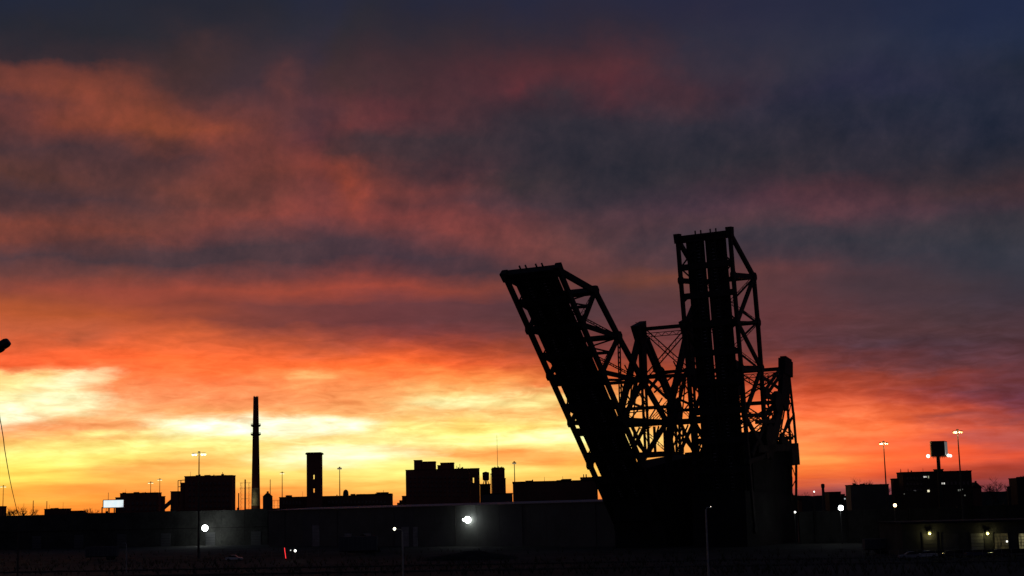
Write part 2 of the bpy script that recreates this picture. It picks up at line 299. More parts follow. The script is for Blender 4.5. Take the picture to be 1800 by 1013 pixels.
# ------------------------------------------------------------------ mesh helpers
class MB:
    def __init__(s): s.v = []; s.f = []
    def hexa(s, c):                                        # 8 corners: bottom loop then top loop
        k = len(s.v); s.v += [V(p) for p in c]
        for f in ((3, 2, 1, 0), (4, 5, 6, 7), (0, 1, 5, 4), (1, 2, 6, 5), (2, 3, 7, 6), (3, 0, 4, 7)): s.f.append([k + i for i in f])
        return s
    def box(s, x0, y0, z0, x1, y1, z1):
        return s.hexa([(x0, y0, z0), (x1, y0, z0), (x1, y1, z0), (x0, y1, z0), (x0, y0, z1), (x1, y0, z1), (x1, y1, z1), (x0, y1, z1)])
    def beam(s, p, q, w, d=None, n=None, w2=None, d2=None):   # n: direction of the depth d
        p, q = V(p), V(q); a = (q - p).normalized(); d = d or w; w2 = w2 or w; d2 = d2 or d
        n = V(n) if n is not None else (V((0, 0, 1)) if abs(a.z) < .9 else V((0, 1, 0)))
        n = (n - a * n.dot(a)).normalized(); t = a.cross(n)
        lo = [p + t * (i * w / 2) + n * (j * d / 2) for i, j in ((-1, -1), (1, -1), (1, 1), (-1, 1))]
        hi = [q + t * (i * w2 / 2) + n * (j * d2 / 2) for i, j in ((-1, -1), (1, -1), (1, 1), (-1, 1))]
        return s.hexa(lo + hi)
    def lattice(s, p, q, w, d, n, rail=.22, pitch=None, lace=.12, cross=True):   # two rails with zigzag lacing between
        p, q, n = V(p), V(q), V(n); a = q - p; L = a.length; a.normalize()
        n = (n - a * n.dot(a)).normalized(); t = a.cross(n)
        for i in (-1, 1): s.beam(p + t * (i * (w - rail) / 2), q + t * (i * (w - rail) / 2), rail, d, n)
        pitch = pitch or w; k = max(1, int(round(L / pitch))); g = -1
        for i in range(k):
            p0 = p + a * (L * i / k); p1 = p + a * (L * (i + 1) / k)
            s.beam(p0 + t * (g * (w - rail) / 2), p1 - t * (g * (w - rail) / 2), lace, d * .5, n); g = -g
        return s
    def tube(s, pts, rads, sides=8, cap=True):
        k0 = len(s.v); n = len(pts); pts = [V(p) for p in pts]
        for i, p in enumerate(pts):
            a = (pts[min(i + 1, n - 1)] - pts[max(i - 1, 0)]).normalized()
            u = a.orthogonal().normalized() if abs(a.z) < .95 else (V((1, 0, 0)) - a * a.x).normalized()
            v = a.cross(u)
            for j in range(sides):
                an = 2 * math.pi * j / sides; s.v.append(p + (u * math.cos(an) + v * math.sin(an)) * rads[i])
        for i in range(n - 1):
            for j in range(sides):
                b0 = k0 + i * sides; j2 = (j + 1) % sides
                s.f.append([b0 + j, b0 + j2, b0 + sides + j2, b0 + sides + j])
        if cap:
            s.f.append([k0 + j for j in reversed(range(sides))]); s.f.append([k0 + (n - 1) * sides + j for j in range(sides)])
        return s
    def prism(s, poly, off):                               # polygon of 3D points swept by off
        k = len(s.v); n = len(poly); off = V(off)
        s.v += [V(p) for p in poly] + [V(p) + off for p in poly]
        s.f.append([k + i for i in reversed(range(n))]); s.f.append([k + n + i for i in range(n)])
        for i in range(n): s.f.append([k + i, k + (i + 1) % n, k + n + (i + 1) % n, k + n + i])
        return s
    def build(s, name, material, parent=None, kind=None, smooth=False):
        me = bpy.data.meshes.new(name)
        if parent is None:
            xs = [p.x for p in s.v]; ys = [p.y for p in s.v]
            org = V(((min(xs) + max(xs)) / 2, (min(ys) + max(ys)) / 2, min(p.z for p in s.v)))
        else: org = ORG.get(parent.name, V((0, 0, 0)))
        me.from_pydata([tuple(p - org) for p in s.v], [], s.f); me.update()
        me.materials.append(material)
        if smooth:
            for p in me.polygons: p.use_smooth = True
        o = bpy.data.objects.new(name, me); col.objects.link(o)
        if parent is None: o.location = org
        else: o.parent = parent
        ORG[o.name] = org
        if kind: o['kind'] = kind
        return o
ORG = {}
def empty(name, loc, parent=None):
    o = bpy.data.objects.new(name, None); col.objects.link(o)
    if parent is None: o.location = V(loc); ORG[o.name] = V(loc)
    else: o.parent = parent; ORG[o.name] = ORG[parent.name]
    o.empty_display_size = .5
    return o
def tag(o, label, cat, group=None):
    o['label'] = label; o['category'] = cat
    if group: o['group'] = group
    return o
def point_light(name, loc, energy, color=(.93, 1, .96), r=.3):
    d = bpy.data.lights.new(name, 'POINT'); d.energy = energy; d.color = color; d.shadow_soft_size = r
    return d
def add_lamp_light(parent, loc, energy, color=(.93, 1, .96), r=.3):
    d = point_light('lamp_light', loc, energy, color, r); o = bpy.data.objects.new('lamp_light', d)
    col.objects.link(o); o.parent = parent; o.location = V(loc) - ORG[parent.name]; return o

# ------------------------------------------------------------------ ground
def ground():
    b = MB(); n = 40
    xs = [-7000 + 14000 * i / n for i in range(n + 1)]
    b.v = [V((-9000, -400, 0)), V((9000, -400, 0)), V((9000, 15000, 0)), V((-9000, 15000, 0))]; b.f = [[0, 1, 2, 3]]
    m_ = bpy.data.materials.new('yard_ground'); m_.use_nodes = True
    t = NT(m_.node_tree); bs = t.n['Principled BSDF']
    p = t.new('ShaderNodeTexCoord').outputs['Object']
    a = t.noise(p, .011, 6, .6); c = t.noise(p, .25, 6, .65)
    k = t.math('ADD', t.math('MULTIPLY', a, .65), t.math('MULTIPLY', c, .35))
    t.l.new(t.mix(t.smooth(k, .38, .62), (.010, .0098, .009, 1), (.05, .048, .044, 1)), bs.inputs['Base Color'])
    bs.inputs['Roughness'].default_value = .95; bs.inputs['Specular IOR Level'].default_value = .1
    o = b.build('ground', m_, None, 'structure'); return o
ground()
def embankment():                                          # low expressway embankment along the skyline
    prof = [(-200, 13.2), (60, 13.4), (120, 14.0), (220, 15.2), (330, 14.6), (470, 15.4), (700, 15.0), (900, 15.6), (1100, 15.2), (1400, 15.2), (1500, 14.6), (1750, 15.0), (2000, 15.2)]
    b = MB(); Yd = 980
    top = []; rnd = random.Random(3)
    x = -260
    while x < 2060:
        for (x0, h0), (x1, h1) in zip(prof, prof[1:]):
            if x0 <= x <= x1: h = h0 + (h1 - h0) * (x - x0) / (x1 - x0); break
        else: h = 13.2 if x < 0 else 15.2
        top.append((at(x, 880, Yd).x, h + rnd.uniform(-.35, .35))); x += 9
    n = len(top)
    for X_, h in top: b.v += [V((X_, Yd - 40, -.5)), V((X_, Yd - 6, h - .3)), V((X_, Yd + 8, h)), V((X_, Yd + 60, -.5))]
    for i in range(n - 1):
        for j in range(3): b.f.append([4 * i + j, 4 * i + 4 + j, 4 * i + 5 + j, 4 * i + 1 + j])
    b.build('embankment', mat('scrub_slope', (.03, .028, .02), .95, 0, .5, .1, .1), None, 'structure')
embankment()

# ------------------------------------------------------------------ the two bascule bridges
AL = math.radians(30)
HX = V((math.cos(AL), -math.sin(AL), 0))                    # along the pivot axis, far truss to near truss
BX = V((-math.sin(AL), -math.cos(AL), 0))                   # out over the river
WID = 15.8
def plane_pt(x, y, P0):
    d = ray(x, y); return EYE + d * ((P0 - EYE).dot(HX) / d.dot(HX))

def bridge(label, tipB, Ytip, bot, top, webs, light_webs, tower_fn, heel, chord_w, deck_rng, gap, label_bits):
    P0 = at(*tipB, Ytip)
    root = empty('bascule_bridge', V((plane_pt(*heel, P0).x, plane_pt(*heel, P0).y, 0)))
    tag(root, label, 'bridge')
    B = [plane_pt(x, y, P0) for x, y in bot]; T = [plane_pt(x, y, P0) for x, y in top]
    off = -HX * WID
    leaf = empty('leaf', (0, 0, 0), root)
    nodes = {'b%d' % i: p for i, p in enumerate(B)}; nodes.update({'t%d' % (i + 1): p for i, p in enumerate(T)})
    for o_ in (V((0, 0, 0)), off):
        for i in range(len(B) - 1):
            MB().beam(B[i] + o_, B[i + 1] + o_, chord_w, .9, HX).build('bottom_chord', STEEL, leaf)
        chain = [B[0]] + T
        for i in range(len(chain) - 1):
            MB().beam(chain[i] + o_, chain[i + 1] + o_, chord_w * 1.02, .95, HX).build('end_post' if i == 0 else 'top_chord', STEEL, leaf)
        for a_, b_, w_ in webs:
            pa, pb = nodes[a_] + o_, nodes[b_] + o_
            MB().beam(pa, pb, w_, .7, HX).build('web_member', STEEL, leaf)
        for (xa, ya), (xb, yb), w_ in light_webs:
            pa, pb = plane_pt(xa, ya, P0) + o_, plane_pt(xb, yb, P0) + o_
            if w_ > .8: MB().lattice(pa, pb, w_, .3, HX, .28, w_ * .9, .13).build('lattice_strut', STEEL, leaf)
            else: MB().beam(pa, pb, w_, .3, HX).build('brace', STEEL, leaf)
        for nm, p in nodes.items():                        # riveted gusset plates at the joints
            c = p + o_; r = chord_w * (1.05 if nm[0] == 't' else .95)
            ring = [c - HX * .55 + (BX * math.cos(k * math.pi / 4 + .39) + V((0, 0, 1)) * math.sin(k * math.pi / 4 + .39)) * r for k in range(8)]
            MB().prism(ring, HX * 1.1).build('gusset_plate', STEEL, leaf)
    # top lateral system between the two trusses
    for i, t in enumerate(T):
        MB().beam(t, t + off, (1.8, 1.0, .6, .6, .6)[i], (1.3, 1.2, .7, .7, .7)[i], (T[min(i + 1, len(T) - 1)] - T[max(i - 1, 0)])).build('top_strut', STEEL, leaf)
        if i < min(2, len(T) - 1):
            nrm = (T[i + 1] - t).cross(HX)
            MB().lattice(t, T[i + 1] + off, .9, .25, nrm, .14, .9, .09).build('lateral_brace', STEEL, leaf)
            MB().lattice(t + off, T[i + 1], .9, .25, nrm, .14, .9, .09).build('lateral_brace', STEEL, leaf)
    for i in range(1, 3):             # sway frames between opposite posts
        p, q_ = B[i], T[i - 1]
        d_ = (q_ - p); nrm = d_.cross(HX)
        lo = p + d_ * .55; hi = p + d_ * .97
        MB().beam(lo, hi + off, .35, .3, nrm).build('sway_brace', STEEL, leaf)
        MB().beam(lo + off, hi, .35, .3, nrm).build('sway_brace', STEEL, leaf)
        MB().beam(lo, lo + off, .6, .6, nrm).build('sway_strut', STEEL, leaf)
    # floor: deck plates, stringers, floor beams, running rails
    A0, A1 = B[0], B[-1]; ax = (A1 - A0).normalized(); dn = ax.cross(HX).normalized()
    if dn.dot(-BX) < 0: dn = -dn
    L = (A1 - A0).length; lift = dn * 1.0
    deck = empty('deck', (0, 0, 0), root)
    f0, f1 = deck_rng
    seg = 10
    for i in range(seg):                                   # floor plates laid panel by panel
        s0, s1 = L * i / seg + .05, L * (i + 1) / seg - .05
        strips = [(f0, f1)] if not gap else [(f0, gap[0]), (gap[1], f1)]
        if i >= 8: strips = [(-.03, f1)]                  # heel girder plating
        for g0, g1 in strips:
            c0 = A0 + lift - HX * (WID * (1 - (g0 + g1) / 2))
            MB().beam(c0 + ax * s0, c0 + ax * s1, (g1 - g0) * WID, .35, dn).build('floor_plate', TIE, deck)
    nb = 11
    for i in range(nb):
        c = A0 + ax * (L * i / (nb - 1)) + dn * .25
        c = c + ax * .4 if i == 0 else c
        MB().beam(c - HX * .3, c + off + HX * .3, 1.7 if i else 1.6, 1.5, dn).build('floor_beam', STEEL, deck)
        if i < nb - 1:                                     # lateral bracing in the bottom plane
            e = A0 + ax * (L * (i + 1) / (nb - 1)) + dn * .3
            c = A0 + ax * (L * i / (nb - 1)) + dn * .3
            if i % 2: MB().beam(c, e + off * .5, .4, .3, dn).build('lateral_brace', STEEL, deck); MB().beam(c + off, e + off * .5, .4, .3, dn).build('lateral_brace', STEEL, deck)
            else: MB().beam(e, c + off * .5, .4, .3, dn).build('lateral_brace', STEEL, deck); MB().beam(e + off, c + off * .5, .4, .3, dn).build('lateral_brace', STEEL, deck)
    for g in (.24, .38, .62, .76):
        fr = f0 + (f1 - f0) * g
        c = A0 + dn * .35 - HX * (WID * (1 - fr))
        MB().beam(c + ax * .2, c + ax * L, .5, .9, dn).build('stringer', STEEL, deck)
        c2 = A0 + lift + dn * .35 - HX * (WID * (1 - fr))
        MB().beam(c2 - ax * 2.0, c2 + ax * L, .34, .34, dn).build('rail', RAIL, deck)
    # ladder of tie ends under each track, paled to stand for street-lamp light
    for fr in (f0 + (f1 - f0) * .31, f0 + (f1 - f0) * .69):
        tb = MB(); c = A0 + lift - dn * .30 - HX * (WID * (1 - fr)); s_ = 1.0
        while s_ < L - 2:
            tb.beam(c + ax * s_ - HX * 1.1, c + ax * s_ + HX * 1.1, .3, .2, ax); s_ += .95
        o = tb.build('tie_row', mat('lamplit_ties', (.34, .32, .30), .85, 0, .7, .3, .2), deck); o['kind'] = 'stuff'
    # bearing blocks on the nose
    for o_, s_ in ((V((0, 0, 0)), 1.15), (off, 1.0)):
        c = A0 + o_
        MB().beam(c - ax * 1.5 * s_, c + ax * 1.2, 2.0 * s_, 1.7, HX, 1.8 * s_, 1.5).build('nose_bearing', STEEL, leaf)
    MB().beam(A0 - ax * .1 + lift * .6, A0 - ax * .1 + lift * .6 + off, 1.5, 2.2, dn).build('nose_beam', STEEL, deck)
    tower_fn(root, P0, off)
    return root

def mem(parent, P0, off, a, b, w, kind='solid', name='tower_leg', d=.9, both=True):
    for o_ in ((V((0, 0, 0)), off) if both is True else ((V((0, 0, 0)),) if both == 'near' else (off,))):
        base = P0 if both != 'far' else P0 + off
        pa, pb = plane_pt(*a, base), plane_pt(*b, base)
        if both == 'far': o2 = V((0, 0, 0))
        else: o2 = o_
        mb = MB()
        if kind == 'lat': mb.lattice(pa + o2, pb + o2, w, d * .5, HX, w * .24, w * .95, .14)
        elif kind == 'dbl':
            t = (pb - pa).normalized().cross(HX).normalized() * (w * .36)
            mb.beam(pa + o2 + t, pb + o2 + t, w * .34, d, HX); mb.beam(pa + o2 - t, pb + o2 - t, w * .34, d, HX)
        else: mb.beam(pa + o2, pb + o2, w, d, HX)
        mb.build(name, STEEL, parent)

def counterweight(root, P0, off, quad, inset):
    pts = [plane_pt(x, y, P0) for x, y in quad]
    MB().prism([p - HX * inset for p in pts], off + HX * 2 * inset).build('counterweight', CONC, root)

def tower_left(root, P0, off):
    t = empty('tower', (0, 0, 0), root)
    # far-side frame is the one seen left of the other leaf; both frames are alike
    Pf = P0 + off
    def m2(a, b, w, kind='solid', name='tower_leg', d=.9):   # traced on the far frame, repeated on the near one
        pa, pb = plane_pt(*a, Pf), plane_pt(*b, Pf)
        for o_ in (V((0, 0, 0)), -off):
            mb = MB()
            if kind == 'lat': mb.lattice(pa + o_, pb + o_, w, d * .5, HX, w * .26, w * .9, .15)
            elif kind == 'dbl':
                q_ = (pb - pa).normalized().cross(HX).normalized() * (w * .36)
                mb.beam(pa + o_ + q_, pb + o_ + q_, w * .36, d, HX); mb.beam(pa + o_ - q_, pb + o_ - q_, w * .36, d, HX)
            else: mb.beam(pa + o_, pb + o_, w, d, HX)
            mb.build(name, STEEL, t)
    for o_ in (V((0, 0, 0)), -off):
        MB().beam(plane_pt(1122, 569, Pf) + o_, plane_pt(1128, 604, Pf) + o_, 7.2, 2.2, HX, 4.6, 1.8).build('tower_cap', STEEL, t)
    m2((1128, 600), (1138, 800), 3.6, 'lat', 'tower_post', 1.0)
    m2((1129, 600), (1131, 660), 3.4, name='tower_post', d=1.2)
    m2((1122, 598), (1092, 720), 2.6, name='tower_leg')
    m2((1092, 720), (1086, 850), 2.6, name='tower_leg')
    m2((1136, 600), (1162, 662), 3.4, 'dbl', 'tower_leg')
    m2((1160, 655), (1188, 722), 3.4, 'dbl', 'tower_leg')
    m2((1190, 725), (1196, 880), 3.8, 'lat', 'tower_leg', .9)
    m2((1086, 748), (1196, 741), 1.7, name='girder', d=1.2)
    m2((1090, 668), (1180, 655), .6, name='brace', d=.3)
    m2((1095, 690), (1135, 650), .8, name='brace', d=.3)
    m2((1100, 742), (1122, 655), 1.2, 'dbl', 'link_bar', .5)
    m2((1104, 706), (1138, 720), .7, name='brace', d=.3)
    m2((1137, 690), (1160, 660), 1.0, name='brace', d=.4)
    m2((1138, 668), (1172, 700), .9, name='brace', d=.4)
    m2((1110, 748), (1135, 800), 1.2, name='brace', d=.5)
    m2((1134, 748), (1108, 800), 1.2, name='brace', d=.5)
    m2((1186, 745), (1168, 830), 1.2, name='brace', d=.5)
    m2((1176, 745), (1190, 830), 1.2, name='brace', d=.5)
    m2((1120, 803), (1200, 797), 1.2, name='girder', d=.8)
    m2((1168, 745), (1170, 800), 1.6, 'lat', 'tower_post', .8)
    for a_, b_, w_ in (((1140, 612), (1150, 655), .3), ((1098, 642), (1140, 722), .3), ((1136, 640), (1096, 700), .3), ((1112, 660), (1104, 745), .35), ((1122, 655), (1112, 745), .35),
                       ((1150, 690), (1184, 660), .45), ((1146, 700), (1180, 735), .4), ((1176, 690), (1200, 640), .5), ((1100, 712), (1130, 690), .3), ((1110, 735), (1134, 705), .3), ((1142, 735), (1164, 700), .35),
                       ((1100, 756), (1128, 790), .5), ((1124, 752), (1104, 796), .5), ((1114, 750), (1115, 800), .5), ((1178, 750), (1200, 792), .6), ((1200, 750), (1180, 792), .6), ((1150, 750), (1152, 800), 1.4), ((1158, 750), (1142, 800), .6), ((1086, 728), (1140, 722), .3)):
        m2(a_, b_, w_, name='brace', d=.3)
    # cross frames between the two sides
    def cross(a, b, deep, zig=True):
        pa = plane_pt(*a, Pf); pb = plane_pt(*b, Pf)
        MB().beam(pa, pa - off, deep, 1.0, V((0, 0, 1))).build('cross_girder', STEEL, t)
        MB().beam(pb, pb - off, deep * .8, 1.0, V((0, 0, 1))).build('cross_girder', STEEL, t)
        if zig:
            tw, tr = (.8, .12) if zig == 'thin' else (1.5, .3)
            MB().lattice(pa, pb - off, tw, .3, BX, tr, tw, .1).build('cross_brace', STEEL, t)
            MB().lattice(pb, pa - off, tw, .3, BX, tr, tw, .1).build('cross_brace', STEEL, t)
    cross((1130, 579), (1134, 664), 1.4)
    cross((1134, 664), (1138, 745), .45, 'thin')
    cross((1160, 655), (1188, 722), .6, False)
    cross((1092, 720), (1088, 800), .6, 'thin')
    pa = plane_pt(1131, 590, Pf)
    MB().lattice(pa, pa - off, 1.3, .4, BX, .18, 1.2, .12).build('cross_girder', STEEL, t)
    # hub gussets
    for (x, y, r) in ((1161, 658, 2.3), (1188, 722, 3.9), (1134, 668, 1.6), (1092, 722, 1.8)):
        c = plane_pt(x, y, Pf)
        for o_ in (V((0, 0, 0)), -off):
            ring = [c + o_ - HX * .7 + (BX * math.cos(k * math.pi / 4) + V((0, 0, 1)) * math.sin(k * math.pi / 4)) * r for k in range(8)]
            MB().prism(ring, HX * 1.4).build('gusset_plate', STEEL, t)
    # walkway rail on the cap
    for o_ in (V((0, 0, 0)), -off):
        c = plane_pt(1117, 567, Pf) + o_
        MB().beam(c, c - BX * 7, .12, .12).build('cap_rail', STEEL, t)
    counterweight(root, P0, off, [(1150, 822), (1200, 808), (1262, 796), (1270, 905), (1158, 915)], 1.8)
    # machinery floor between the legs
    counterbase(root, plane_pt(1080, 905, Pf), plane_pt(1215, 860, Pf), -off)

def counterbase(root, pa, pb, sweep):
    ax = V((pb.x - pa.x, pb.y - pa.y, 0)); z = max(pa.z, pb.z)
    a = V((pa.x, pa.y, 0))
    poly = [a, a + ax, a + ax + V((0, 0, z)), a + V((0, 0, z + 1.5))]
    MB().prism(poly, sweep).build('pier', CONC, root)

def tower_right(root, P0, off):
    t = empty('tower', (0, 0, 0), root)
    def m2(a, b, w, kind='solid', name='tower_leg', d=.9):
        pa, pb = plane_pt(*a, P0), plane_pt(*b, P0)
        for o_ in (V((0, 0, 0)), off):
            mb = MB()
            if kind == 'lat': mb.lattice(pa + o_, pb + o_, w, d * .4, HX, w * .2, w * .62, .2)
            elif kind == 'dbl':
                q_ = (pb - pa).normalized().cross(HX).normalized() * (w * .36)
                mb.beam(pa + o_ + q_, pb + o_ + q_, w * .36, d, HX); mb.beam(pa + o_ - q_, pb + o_ - q_, w * .36, d, HX)
            else: mb.beam(pa + o_, pb + o_, w, d, HX)
            mb.build(name, STEEL, t)
    m2((1381, 633), (1381, 660), 6.6, name='tower_cap', d=2.2)
    m2((1381.5, 629.5), (1381.5, 633), 5.2, name='cap_hood', d=1.8)
    m2((1380, 655), (1376, 716), 6.4, name='tower_post', d=1.4)
    m2((1383, 662), (1390, 728), 5.6, 'lat', 'tower_post', 1.0)
    m2((1390, 726), (1396, 800), 6.0, 'lat', 'tower_post', 1.0)
    m2((1395, 795), (1395, 885), 5.6, 'lat', 'tower_post', 1.0)
    m2((1375, 695), (1362, 765), 4.6, 'lat', 'tower_leg', 1.2)
    m2((1368, 730), (1350, 800), 4.0, name='tower_leg', d=1.2)
    m2((1371, 655), (1345, 692), 2.2, 'dbl', 'brace', .6)
    m2((1343, 690), (1363, 704), 1.5, name='brace', d=.5)
    m2((1342, 664), (1368, 682), .9, name='brace', d=.4)
    m2((1378, 760), (1392, 735), .8, name='brace', d=.4)
    m2((1340, 735), (1372, 700), 1.2, 'dbl', 'brace', .5)
    m2((1372, 770), (1396, 800), 3.0, name='brace', d=1.0)
    m2((1392, 790), (1394, 818), 6.2, name='gear_housing', d=2.2)
    m2((1330, 790), (1400, 785), 2.0, name='girder', d=1.4)
    m2((1330, 742), (1368, 740), 1.2, name='girder', d=1.0)
    m2((1345, 745), (1322, 800), 1.4, name='brace', d=.5)
    for a_, b_, w_ in (((1344, 700), (1362, 740), .5), ((1362, 712), (1342, 750), .5), ((1350, 660), (1352, 760), .4), ((1340, 716), (1368, 724), .4), ((1380, 716), (1372, 760), .5), ((1386, 735), (1372, 775), .6), ((1346, 756), (1362, 790), .7), ((1330, 760), (1346, 792), .7)):
        m2(a_, b_, w_, name='brace', d=.3)
    def cross(a, b, deep, zig=True):
        pa = plane_pt(*a, P0); pb = plane_pt(*b, P0)
        MB().beam(pa, pa + off, deep, 1.0, V((0, 0, 1))).build('cross_girder', STEEL, t)
        MB().beam(pb, pb + off, deep * .8, 1.0, V((0, 0, 1))).build('cross_girder', STEEL, t)
        if zig:
            MB().lattice(pa, pb + off, 1.4, .5, BX, .32, 1.3, .16).build('cross_brace', STEEL, t)
            MB().lattice(pb, pa + off, 1.4, .5, BX, .32, 1.3, .16).build('cross_brace', STEEL, t)
    cross((1380, 648), (1376, 706), 1.5)
    cross((1376, 706), (1366, 760), 1.0)
    cross((1388, 706), (1394, 770), 1.0, True)
    pa = plane_pt(1380, 657, P0)
    MB().lattice(pa, pa + off, 1.2, .4, BX, .16, 1.1, .12).build('cross_girder', STEEL, t)
    for (x, y, r) in ((1345, 691, 1.8), (1366, 708, 3.4), (1352, 770, 4.2)):
        c = plane_pt(x, y, P0)
        for o_ in (V((0, 0, 0)), off):
            ring = [c + o_ - HX * .7 + (BX * math.cos(k * math.pi / 4) + V((0, 0, 1)) * math.sin(k * math.pi / 4)) * r for k in range(8)]
            MB().prism(ring, HX * 1.4).build('gusset_plate', STEEL, t)
    counterweight(root, P0, off, [(1328, 798), (1372, 772), (1392, 800), (1399, 840), (1399, 905), (1335, 915)], 1.0)
    counterweight(root, P0, off, [(1312, 770), (1345, 762), (1352, 810), (1320, 815)], 2.5)
    counterbase(root, plane_pt(1310, 872, P0), plane_pt(1399, 872, P0), off)

left_bot = [(983 + (y - 476) * .4265, y) for y in (476, 571, 654, 738, 814, 925)]
left_top = [(1046, 512), (1087, 592), (1130, 670), (1172, 742)]
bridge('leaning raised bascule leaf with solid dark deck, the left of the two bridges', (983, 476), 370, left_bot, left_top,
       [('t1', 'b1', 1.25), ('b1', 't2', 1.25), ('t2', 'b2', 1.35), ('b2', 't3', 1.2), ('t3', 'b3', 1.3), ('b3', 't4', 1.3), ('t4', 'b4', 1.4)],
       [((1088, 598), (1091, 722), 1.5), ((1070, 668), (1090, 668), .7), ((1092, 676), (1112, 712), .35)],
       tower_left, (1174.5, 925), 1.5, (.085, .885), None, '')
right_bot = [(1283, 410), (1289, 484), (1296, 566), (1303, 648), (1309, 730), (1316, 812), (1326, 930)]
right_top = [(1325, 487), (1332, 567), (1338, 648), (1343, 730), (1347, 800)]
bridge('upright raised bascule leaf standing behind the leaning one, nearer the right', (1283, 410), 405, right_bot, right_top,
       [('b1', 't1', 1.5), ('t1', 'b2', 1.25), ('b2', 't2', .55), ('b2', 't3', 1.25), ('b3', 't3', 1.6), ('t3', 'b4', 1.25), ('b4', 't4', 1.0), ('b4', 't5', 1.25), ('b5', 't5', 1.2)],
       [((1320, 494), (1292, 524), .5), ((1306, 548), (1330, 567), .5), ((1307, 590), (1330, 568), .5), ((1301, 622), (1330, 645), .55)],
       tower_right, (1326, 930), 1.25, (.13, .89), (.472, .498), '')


# ------------------------------------------------------------------ buildings of the skyline
def slab(x0, x1, ytop, Yd, dep, z0=0.0):
    """box whose front stands at distance Yd between two photo columns"""
    a = at(x0, ytop, Yd); b = at(x1, ytop, Yd); w0 = b.x - a.x
    while True:                                            # the far corner bounds the outline on the side away from the camera axis
        X0 = at(x0, ytop, Yd + dep).x if x0 > 900 else a.x; X1 = at(x1, ytop, Yd + dep).x if x1 < 900 else b.x
        if X1 - X0 > .6 * w0 or dep < .6: break
        dep *= .7
    return X0, Yd, z0, X1, Yd + dep, (a.z + b.z) / 2
def building(name, label, cat, Yd, boxes, material, dep=25, cap=True, group=None, capmat=None):
    """boxes: (part name, x0, x1, ytop, front offset, depth or None)"""
    bx = slab(boxes[0][1], boxes[0][2], boxes[0][3], Yd, dep)
    root = empty(name, ((bx[0] + bx[3]) / 2, Yd + dep / 2, 0)); tag(root, label, cat, group)
    for nm, x0, x1, yt, fo, dp in boxes:
        c = slab(x0, x1, yt, Yd + fo, dp or dep)
        w_ = MB().box(*c).build(nm, material, root)
        if cap:
            MB().box(c[0] - .15, c[1] - .15, c[5] + .004, c[3] + .15, c[4] + .15, c[5] + .35).build('coping', capmat or TAR, w_)
    return root
def windows(root, x0, x1, y0, y1, nx, ny, Yd, material=None, ww=.55, wh=.55, lit=(), litmat=None, frame=True):
    for j in range(ny):
        for i in range(nx):
            cx = x0 + (x1 - x0) * (i + .5) / nx; cy = y0 + (y1 - y0) * (j + .5) / ny
            a = at(cx - (x1 - x0) / nx * ww / 2, cy + (y1 - y0) / ny * wh / 2, Yd); b = at(cx + (x1 - x0) / nx * ww / 2, cy - (y1 - y0) / ny * wh / 2, Yd)
            m_ = (litmat or L_WIN) if (i, j) in lit else (material or GLASS)
            p = MB().box(a.x, Yd - .10, a.z, b.x, Yd + .05, b.z).build('window', m_, root)
            MB().box(a.x - .12, Yd - .22, a.z - .22, b.x + .12, Yd + .03, a.z - .02).build('sill', CONC, p)

# left edge to stack
building('brick_shed', 'small dark block cut off by the left edge of the picture', 'building', 800, [('wall', -30, 11.5, 891, 0, None)], BRICK2, 20)
building('low_warehouse', 'low flat dark warehouse with a lower wing, left of the lit billboard', 'warehouse', 720,
         [('wall', 78, 125, 895.5, 0, None), ('wing', 124, 150, 899, 1.5, 8)], BRICK2, 9)
r = building('flat_roofed_factory', 'dark flat roofed factory right behind the lit billboard', 'factory', 760,
         [('wall', 211, 284, 867.5, 0, None), ('wing', 282.5, 290.5, 873.5, 1, 4), ('stair_block', 203, 212.5, 875.5, 1.2, 5)], BRICK, 9)
windows(r, 214, 276, 880, 900, 8, 2, 760)
r = building('grain_mill', 'tall dark blocky mill with stepped left side, left of the chimney', 'mill', 640,
         [('wall', 324.5, 414, 837.5, 0, None), ('stair_block', 317, 326, 850, 1, 6), ('wing', 300, 318.5, 865, 1.6, 6)], BRICK, 9)
windows(r, 330, 404, 845, 895, 10, 5, 640, ww=.4, wh=.45)
c = MB()                                                   # sloping conveyor gallery and roof frame of the mill
a, b = at(288, 893, 641), at(303, 880, 641); c.beam(a, b, 1.5, 1.5, (0, 1, 0)).build('conveyor_gallery', BRICK2, r)
c = MB(); p0 = at(313, 865, 645); p1 = at(313, 845, 645); p2 = at(325, 844, 645)
for q0, q1 in ((p0, p1), (p1, p2), (at(318, 865, 645), at(318, 845, 645)), (at(313, 856, 645), at(324, 855, 645))): c.beam(q0, q1, .28)
c.build('pipe_frame', POLE, r)
a = at(391, 836.5, 650)
MB().box(a.x - .5, 650, a.z, a.x + .5, 651, a.z + .8).box(a.x - .1, 650.4, a.z + .8, a.x + .1, 650.6, a.z + 1.6).build('roof_vent', POLE, r)

